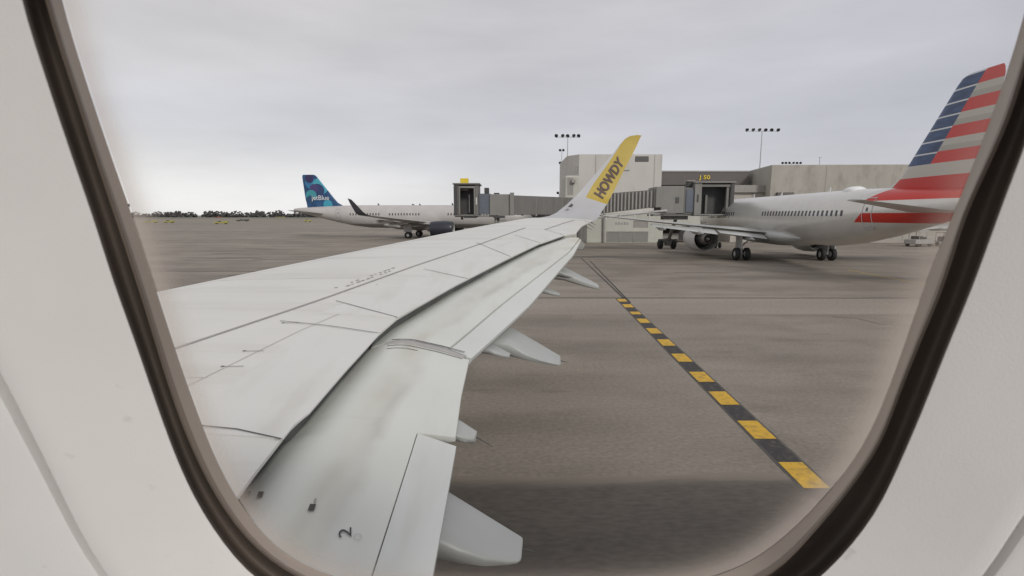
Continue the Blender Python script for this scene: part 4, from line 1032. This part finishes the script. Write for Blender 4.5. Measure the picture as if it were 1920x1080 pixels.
# long stained concrete wall building
YC = 76.0
sw_ = empty('concrete_hall', (50, YC, 0)); tag(sw_, 'long building with stained board-marked concrete wall behind the striped tail', 'building')
cx0 = Xp(1446, 330, YC)
mb = MB(); mb.prism([(cx0, YC), (92, YC - 2), (92, YC + 25), (Xp(1398, 330, YH + 4), YH + 4), ], 0, Z_(309, YC)); cb(mb, 'wall', M['stained'], sw_, .06)
mb = MB(); 
for k in (1, 4, 8):
    x = cx0 + 3.9 * (k + 1); mb.box(x - .025, x + .025, YC - .03 - (x - cx0) * 2 / (92 - cx0), YC + .1, .2, Z_(309, YC) - .1)
cb(mb, 'wall_joint', M['ledge'], sw_)
mb = MB(); mb.box(Xp(1455, 360, YC), Xp(1485, 360, YC), YC - .6, YC + .1, Z_(366, YC), Z_(361, YC)); cb(mb, 'canopy', M['fascia'], sw_)
mb = MB(); mb.tube((Xp(1537, 308, YC + 3), YC + 3, Z_(312, YC)), (Xp(1537, 296, YC + 3), YC + 3, Z_(295, YC + 3)), .04); mb.box(Xp(1535, 296, YC + 3), Xp(1540, 296, YC + 3), YC + 2.95, YC + 3.05, Z_(296, YC + 3), Z_(295, YC + 3)); cb(mb, 'roof_antenna', M['mast'], sw_)

# ================================================================== JET BRIDGES
def bx(mb, px0, px1, py0, py1, Y0, Y1, zmul=None):
    mb.box(Xp(px0, py0, Y0), Xp(px1, py0, Y0), Y0, Y1, Z_(py1, Y0), Z_(py0, Y0))
YL = 52.0
lb = empty('jet_bridge', (-2, YL, 0)); tag(lb, 'plain grey jet bridge with empty cab in front of the blue tail airliner', 'jet bridge', 'jet bridges at the terminal')
cx0_, cx1_ = Xp(851, 360, YL), Xp(897, 360, YL); z0c, z1c = Z_(402.5, YL), Z_(346, YL)
# cab as an open box: floor, roof, back, sides
mb = MB(); t_ = .12; D = 3.2
mb.box(cx0_, cx1_, YL, YL + D, z0c - .15, z0c); mb.box(cx0_ - .1, cx1_ + .15, YL - .2, YL + D, z1c, z1c + .14)
mb.box(cx0_ + .003, cx0_ + .5, YL + .003, YL + D, z0c + .003, z1c - .003); mb.box(cx1_ - .35, cx1_ - .003, YL + .003, YL + D, z0c + .003, z1c - .003)
cab = cb(mb, 'cab', M['bridge'], lb, .02)
mb = MB(); mb.box(cx0_ + .52, cx1_ - .37, YL + 1.4, YL + D, z0c + .01, z1c - .01); mb.box(cx0_ - .02, cx0_ + .35, YL - .06, YL, z0c, z1c - .15); cb(mb, 'cab_bellows', M['bridgedark'], lb)
mb = MB(); mb.box(cx0_ + .5, cx1_ - .35, YL - .1, YL + .1, z1c - .35, z1c - .15); mb.box(cx0_ + .5, cx0_ + .62, YL - .1, YL + .1, z0c, z1c - .35); mb.box(cx1_ - .45, cx1_ - .35, YL - .1, YL + .1, z0c, z1c - .35); cb(mb, 'cab_frame', M['bridge2'], lb)
mb = MB(); mb.box(Xp(877, 380, YL), Xp(879, 380, YL), YL + 1.3, YL + 1.38, z0c + .2, z1c - .9); mb.box(cx1_ - .28, cx1_ - .14, YL - .03, YL, z0c + 1, z0c + 1.7); cb(mb, 'cab_handrail', M['pipe'], lb)
mb = MB(); bx(mb, 863, 878, 346, 356, YL + .4, YL + .9); o = cb(mb, 'gate_sign', M['signyellow'], lb, .04); o.location.z += .62
mb = MB(); bx(mb, 862.5, 878.5, 355, 357, YL + .38, YL + .92); cb(mb, 'sign_foot', M['bridge'], lb)
mb = MB(); bx(mb, 898, 920, 363, 402, YL + .3, YL + 3); cb(mb, 'vestibule', M['bridgeblue'], lb)
mb = MB(); bx(mb, 908, 916.5, 352, 363, YL + .6, YL + 1.6); cb(mb, 'roof_unit', M['bridgedark'], lb, .04)
mb = MB(); bx(mb, 918, 957, 364, 404, YL + .1, YL + 3.1); cb(mb, 'inner_tunnel', M['bridge2'], lb, .05)
mb = MB(); bx(mb, 926, 936, 361.5, 365, YL + .4, YL + 2); cb(mb, 'roof_unit', M['bridgedark'], lb)
mb = MB(); bx(mb, 956, 964, 361, 404, YL - .15, YL + 3.4); cb(mb, 'tunnel_collar', M['bridge2'], lb, .04)
mb = MB(); a = Xp(964, 380, YL + .2); b = Xp(1076, 380, YL + 6); zb_ = Z_(402.5, YL); zt_ = Z_(366, YL)
mb.prism([(a, YL + .2), (b, YL + 7), (b, YL + 10.2), (a, YL + 3.4)], zb_, zt_); cb(mb, 'outer_tunnel', M['bridge'], lb, .05)
mb = MB()
for k in range(8):
    f = k / 7; x = a + (b - a) * (.12 + .8 * f); y = YL + .2 + 6.8 * (.12 + .8 * f); mb.box(x - .03, x + .03, y - .04, y + .1, zb_ + .1, zt_ - .08)
cb(mb, 'tunnel_rib', M['bridge2'], lb)
mb = MB(); bx(mb, 853, 925, 403.5, 407, YL + .3, YL + 2.8); cb(mb, 'under_frame', M['bridge2'], lb, .03)
mb = MB(); bx(mb, 864, 868, 405, 412, YL + .4, YL + .8); bx(mb, 870, 894, 406, 409, YL + .1, YL + .5); bx(mb, 925, 946, 404.5, 409, YL + .1, YL + 2.8); bx(mb, 927, 936, 409, 415, YL + .4, YL + 2.4); cb(mb, 'lift_machinery', M['bridgedark'], lb)
mb = MB(); x = Xp(931, 410, YL + 1.5); mb.tube((x, YL + .5, .6), (x, YL + .5, z0c), .16); mb.tube((x, YL + 2.6, .6), (x, YL + 2.6, z0c), .16); mb.box(x - .5, x + .5, YL + .3, YL + 2.8, .5, .8); cb(mb, 'drive_column', M['bridge2'], lb)
for dy in (.6, 2.5):
    mb = MB(); mb.lathe((x - .2, YL + dy, .5), (1, 0, 0), [(0, .1), (0, .42), (.06, .5), (.34, .5), (.4, .42), (.4, .1)], 20); cb(mb, 'wheel', M['black'], lb, smooth=True)
# rotunda of the left bridge
mb = MB(); mb.tube((b + 1.2, YL + 9, 0), (b + 1.2, YL + 9, zb_ - .3), .45, .45, 16); mb.tube((b + 1.2, YL + 9, zb_ - .3), (b + 1.2, YL + 9, zt_ - .01), 1.5, 1.5, 20); cb(mb, 'rotunda', M['bridge'], lb)

YR = 56.0
rb = empty('jet_bridge', (20, YR, 0)); tag(rb, 'ribbed grey jet bridge docked at the striped tail airliner', 'jet bridge', 'jet bridges at the terminal')
c0, c1 = Xp(1303, 360, YR), Xp(1377, 360, YR); z0c, z1c = Z_(401.5, YR), Z_(343, YR); D = 3.4
mb = MB(); mb.box(c0, c1, YR, YR + D, z0c - .15, z0c); mb.box(c0 - .1, c1 + .1, YR - .15, YR + D, z1c, z1c + .16)
mb.box(c0 + .003, c0 + .75, YR + .003, YR + D, z0c + .003, z1c - .003); mb.box(c1 - .35, c1 - .003, YR + .003, YR + D, z0c + .003, z1c - .003); cb(mb, 'cab', M['bridge2'], rb, .03)
mb = MB(); mb.box(c0 + .76, c1 - .36, YR + 1.6, YR + D, z0c + .01, z1c - .01); cb(mb, 'cab_bellows', M['bridgedark'], rb)
mb = MB(); mb.box(Xp(1330, 380, YR), Xp(1334, 380, YR), YR + 1.2, YR + 1.35, z0c + .1, z0c + 2.1); mb.box(c1 - .75, c1 - .5, YR + .2, YR + .4, z0c + .1, z1c - .3); mb.box(c0 + .76, c1 - .4, YR + .1, YR + .3, z1c - .4, z1c - .15); cb(mb, 'cab_frame', M['bridge'], rb)
mb = MB(); mb.box(c0 + .25, c0 + .42, YR - .04, YR, z0c + 1.3, z0c + 2.1); mb.box(c1 - .36, c1 - .01, YR - .03, YR - .004, z0c + .05, z1c - .05); cb(mb, 'cab_handrail', M['bridgedark'], rb)
mb = MB(); bx(mb, 1284, 1304, 352, 401, YR + .3, YR + 3); cb(mb, 'vestibule', M['bridge'], rb)
mb = MB(); bx(mb, 1287.5, 1306, 355, 398, YR + .2, YR + .3); o = cb(mb, 'vestibule_glazing', M['bridgeblue'], rb)
mb = MB(); bx(mb, 1291, 1302, 341, 350, YR + .8, YR + 1.8); cb(mb, 'roof_unit', M['bridgedark'], rb, .04)
mb = MB(); bx(mb, 1289, 1304, 338, 340, YR + .7, YR + 1.9); cb(mb, 'roof_unit_cap', M['ledge'], rb)
mb = MB(); bx(mb, 1241, 1284, 349, 400, YR + .2, YR + 3.1); tn = cb(mb, 'inner_tunnel', M['bridge2'], rb, .05)
mb = MB(); bx(mb, 1268, 1273.5, 370, 380, YR + .1, YR + .22); cb(mb, 'tunnel_window', M['recess'], rb)
mb = MB(); bx(mb, 1231, 1242, 350, 389, YR, YR + 3.3); cb(mb, 'tunnel_collar', M['bridge2'], rb, .04)
# sloping ribbed outer tunnel
mb = MB(); xa, xb = Xp(1085, 380, YR + 6), Xp(1232, 380, YR + .2)
za0, za1 = 3.95, 6.35; zb0, zb1 = Z_(388, YR), Z_(355, YR)
mb.add([(xa, YR + 5.5, za0), (xb, YR + .3, zb0), (xb, YR + 3.2, zb0), (xa, YR + 8.4, za0), (xa, YR + 5.5, za1), (xb, YR + .3, zb1), (xb, YR + 3.2, zb1), (xa, YR + 8.4, za1)],
       [(0, 3, 2, 1), (4, 5, 6, 7), (0, 1, 5, 4), (1, 2, 6, 5), (2, 3, 7, 6), (3, 0, 4, 7)]); cb(mb, 'outer_tunnel', M['bridge'], rb)
mb = MB()
for k in range(22):
    f = (k + .5) / 22; x = xa + (xb - xa) * f; y = YR + 5.5 - 5.2 * f; z0_ = za0 + (zb0 - za0) * f; z1_ = za1 + (zb1 - za1) * f
    mb.box(x - .085, x + .085, y - .12, y + .05, z0_ + .05, z1_ - .08)
cb(mb, 'tunnel_rib', M['pipe'] if False else M['ledge'], rb)
mb = MB(); mb.tube((xa, YR + 5.2, 3.6), (Xp(1250, 396, YR), YR - .1, Z_(395, YR)), .14)
for k in range(6): f = k / 5.5; mb.box(xa + (xb - xa) * f - .05, xa + (xb - xa) * f + .05, YR + 5.1 - 5.2 * f, YR + 5.3 - 5.2 * f, 3.5, 4.2)
cb(mb, 'service_pipe', M['pipe'], rb)
mb = MB(); bx(mb, 1225, 1330, 401.5, 405, YR + .4, YR + 3); bx(mb, 1245, 1290, 405, 412, YR + .9, YR + 2.2); cb(mb, 'under_frame', M['bridge'], rb)
YW = ground(1250, 466.5).y
wx = Xp(1252, 455, YW)
mb = MB(); mb.tube((wx, YW, .8), (wx, YW - 3, z0c - .2), .2); mb.box(wx - 1.1, wx + 1.1, YW - .3, YW + .3, .7, 1.2); mb.box(wx - .3, wx + .3, YW - .4, YW + .4, .4, 1.3); cb(mb, 'drive_column', M['bridge'], rb)
for d in (-.95, .65):
    mb = MB(); mb.lathe((wx + d - .22, YW, .58), (1, 0, 0), [(0, .1), (0, .45), (.1, .58), (.42, .58), (.52, .45), (.52, .1)], 22); wh = cb(mb, 'wheel', M['black'], rb, smooth=True)

# ================================================================== LIGHT MASTS
def mast(name, x, Y, ztop, lamps, label, zbase=0, width=3.2, r=.14):
    T = empty(name, (x, Y, 0)); tag(T, label, 'light mast')
    mb = MB(); mb.tube((0, 0, zbase), (0, 0, ztop - .35), r, r * .45, 10); mb.build('pole', M['mast'], T)
    mb = MB(); mb.tube((-width / 2, 0, ztop - .3), (width / 2, 0, ztop - .3), .05, .05, 8); mb.build('crossbar', M['mast'], T)
    for k in range(lamps):
        px = -width / 2 + width * k / max(1, lamps - 1); yaw = random.uniform(-.9, .9)
        mb = MB(); d = Vector((math.sin(yaw), -.8, -.55)); mb.lathe(Vector((px, 0, ztop)) - d.normalized() * .2, d, [(0, .05), (.05, .2), (.38, .36), (.42, .36), (.40, .02)], 14); mb.tube((px, 0, ztop - .3), (px, 0, ztop), .04); mb.build('floodlight', M['lamp'], T)
    return T
Ym = 105
mast('light_mast', at(1425.5, 300, Ym).x, Ym, Z_(243, Ym), 6, 'tall light mast with six floodlights above the gate hall roof', width=6.2)
Ym = 100
m1 = mast('light_mast', at(1064, 300, Ym).x, Ym, Z_(254, Ym), 5, 'tall light mast with five tilted floodlights beside the yellow winglet', width=4.2)
Ym = 140
m2 = mast('light_mast', at(1053, 320, Ym).x, Ym, Z_(281, Ym), 2, 'farther light mast with two lamp clusters left of the pale block', width=.9)
mb = MB()
for px in (-.35, .35): mb.lathe((px, -.1, Z_(304, Ym)), (px * .5, -.8, -.55), [(0, .05), (.1, .25), (.45, .42), (.48, .02)], 12)
mb.build('floodlight', M['lamp'], m2)
Ym = 150
mast('light_mast', at(1484, 306, Ym).x, Ym, Z_(305, Ym), 6, 'light mast whose lamps just top the stained concrete wall', width=5.2)
Ym = 130
mast('light_mast', at(1048.5, 365, Ym).x, Ym, Z_(361, Ym), 1, 'short distant light mast just above the left jet bridge', width=.6, r=.2)

# ================================================================== VEHICLES
def tug(loc, rz, body, label, long=1.0, cab=True):
    T = empty('baggage_tractor', loc, rz); tag(T, label, 'airport vehicle')
    L_ = 3.6 * long
    mb = MB(); mb.box(-L_ / 2, L_ / 2, -.75, .75, .35, .95); mb.box(L_ * .12, L_ / 2 - .05, -.7, .7, .953, 1.25); mb.build('body', body, T, .06)
    mb = MB(); mb.box(-L_ * .2, -L_ * .05, -.6, .6, .955, 1.35); mb.build('seat', M['tugdark'], T, .04)
    if cab:
        mb = MB()
        for sx in (-L_ * .28, L_ * .1):
            for sy in (-.65, .65): mb.tube((sx, sy, .95), (sx, sy, 1.9), .04)
        mb.box(-L_ * .32, L_ * .14, -.72, .72, 1.9, 1.98); mb.build('canopy', body, T)
    for sx in (-L_ * .33, L_ * .33):
        for sy in (-.72, .5):
            mb = MB(); mb.lathe((sx, sy, .36), (0, 1, 0), [(0, .05), (0, .3), (.04, .36), (.18, .36), (.22, .3), (.22, .05)], 16); mb.build('wheel', M['black'], T, smooth=True)
    return T
def vp(x, y): g_ = ground(x, y); return (g_.x, g_.y, 0)
tug(vp(283, 418), R(5), M['tugyellow'], 'yellow vehicle standing farthest left on the open apron', 1.9, False)
tug(vp(317, 418), R(-4), M['tugyellow'], 'second yellow vehicle from the left on the open apron', 1.5, False)
tug(vp(415, 420), R(3), M['tugyellow'], 'yellow vehicle with dark rear, nearest of those on the open apron', 1.7, False)
tug(vp(455, 415), R(2), M['tugdark'], 'long low dark vehicle between the yellow ones on the open apron', 2.2, False)
tug(vp(410, 408.5), R(0), M['tugred'], 'small red vehicle far off below the tree line', 2.6)
tug(vp(526, 408), R(0), M['tugyellow'], 'tiny yellow vehicle far off near the blue tail', 4.0)
tug(vp(577, 416), R(10), M['tugyellow'], 'yellow and black vehicle beneath the tail cone of the blue tail airliner', 1.1)
# baggage cart + tractor beneath the striped tail
def cart(loc, rz, label):
    T = empty('baggage_cart', loc, rz); tag(T, label, 'baggage cart')
    mb = MB(); mb.box(-1.5, 1.5, -.8, .8, .5, .65); mb.build('deck', M['steel'], T)
    mb = MB(); mb.box(-1.45, 1.45, -.78, .78, 1.75, 1.85)
    for sx in (-1.4, 0, 1.4):
        for sy in (-.72, .72): mb.tube((sx, sy, .65), (sx, sy, 1.75), .035)
    mb.build('frame', M['tugwhite'], T)
    mb = MB(); mb.box(-1.3, -.1, -.6, .6, .655, 1.25); mb.box(.1, 1.2, -.6, .6, .655, 1.1); mb.build('luggage_curtain', M['tugdark'], T, .08)
    for sx in (-1.05, 1.05):
        for sy in (-.78, .58):
            mb = MB(); mb.lathe((sx, sy, .3), (0, 1, 0), [(0, .05), (0, .26), (.04, .3), (.16, .3), (.2, .26), (.2, .05)], 16); mb.build('wheel', M['black'], T, smooth=True)
    return T
g_ = vp(1722, 462); tug((g_[0], g_[1], 0), R(20), M['tugwhite'], 'grey tractor parked on the ground beneath the striped tail', 1.0)
g_ = vp(1778, 461); cart((g_[0], g_[1], 0), R(15), 'grey baggage cart beside the tractor beneath the striped tail')
# far control tower left
ct = empty('control_tower', (at(239, 400, 900).x, 900, 0)); tag(ct, 'small distant tower rising over the left end of the tree line', 'tower')
mb = MB(); mb.tube((0, 0, 0), (0, 0, 18), 3, 2.4, 12); mb.build('shaft', M['ledge'], ct)
mb = MB(); mb.tube((0, 0, 18), (0, 0, 23), 4.2, 5, 12); mb.build('tower_cab', M['glassdark'], ct)

# ================================================================== FAR WOODLAND
def foliage_mat():
    m, t, b = new_mat('far_foliage'); g = G_(m); x, y, z, o = g.obj()
    c = g.mix(g.rng(g.noise(o, .15, 4), .3, .7), (.065, .062, .062), (.10, .095, .093))
    g.l.new(c, b.inputs['Base Color']); b.inputs['Roughness'].default_value = .9; return m
mb = MB(); rnd = random.Random(3)
x = -760.0
while x < 140:
    hgt = rnd.choice((6, 7, 8, 9, 11, 12)) * rnd.uniform(.8, 1.15); wd = rnd.uniform(7, 14); y0 = 880 + rnd.uniform(-15, 40)
    for k in range(46):
        a = rnd.uniform(0, 2 * math.pi); rr_ = rnd.random() ** .5; hz = rnd.random()
        px = x + wd * rr_ * math.cos(a) * math.sqrt(max(.05, 1 - (hz - .3) ** 2)); py = y0 + wd * .6 * rr_ * math.sin(a); pz = 1 + hgt * hz * (1 - .25 * rr_); s = rnd.uniform(1.0, 2.6)
        u = Vector((rnd.gauss(0, 1), rnd.gauss(0, 1), rnd.gauss(0, 1))).normalized(); v = u.orthogonal().normalized(); c = Vector((px, py, pz))
        mb.add([c + u * s, c + v * s * .8, c - u * s * .9, c - v * s], [(0, 1, 2, 3)])
    mb.box(x - wd * .7, x + wd * .7, y0 + 6, y0 + 8, 0, hgt * .5)
    x += wd * .75
o = mb.build('far_woodland', foliage_mat()); tag(o, 'dark line of distant trees along the horizon at left', 'woodland', kind='stuff')
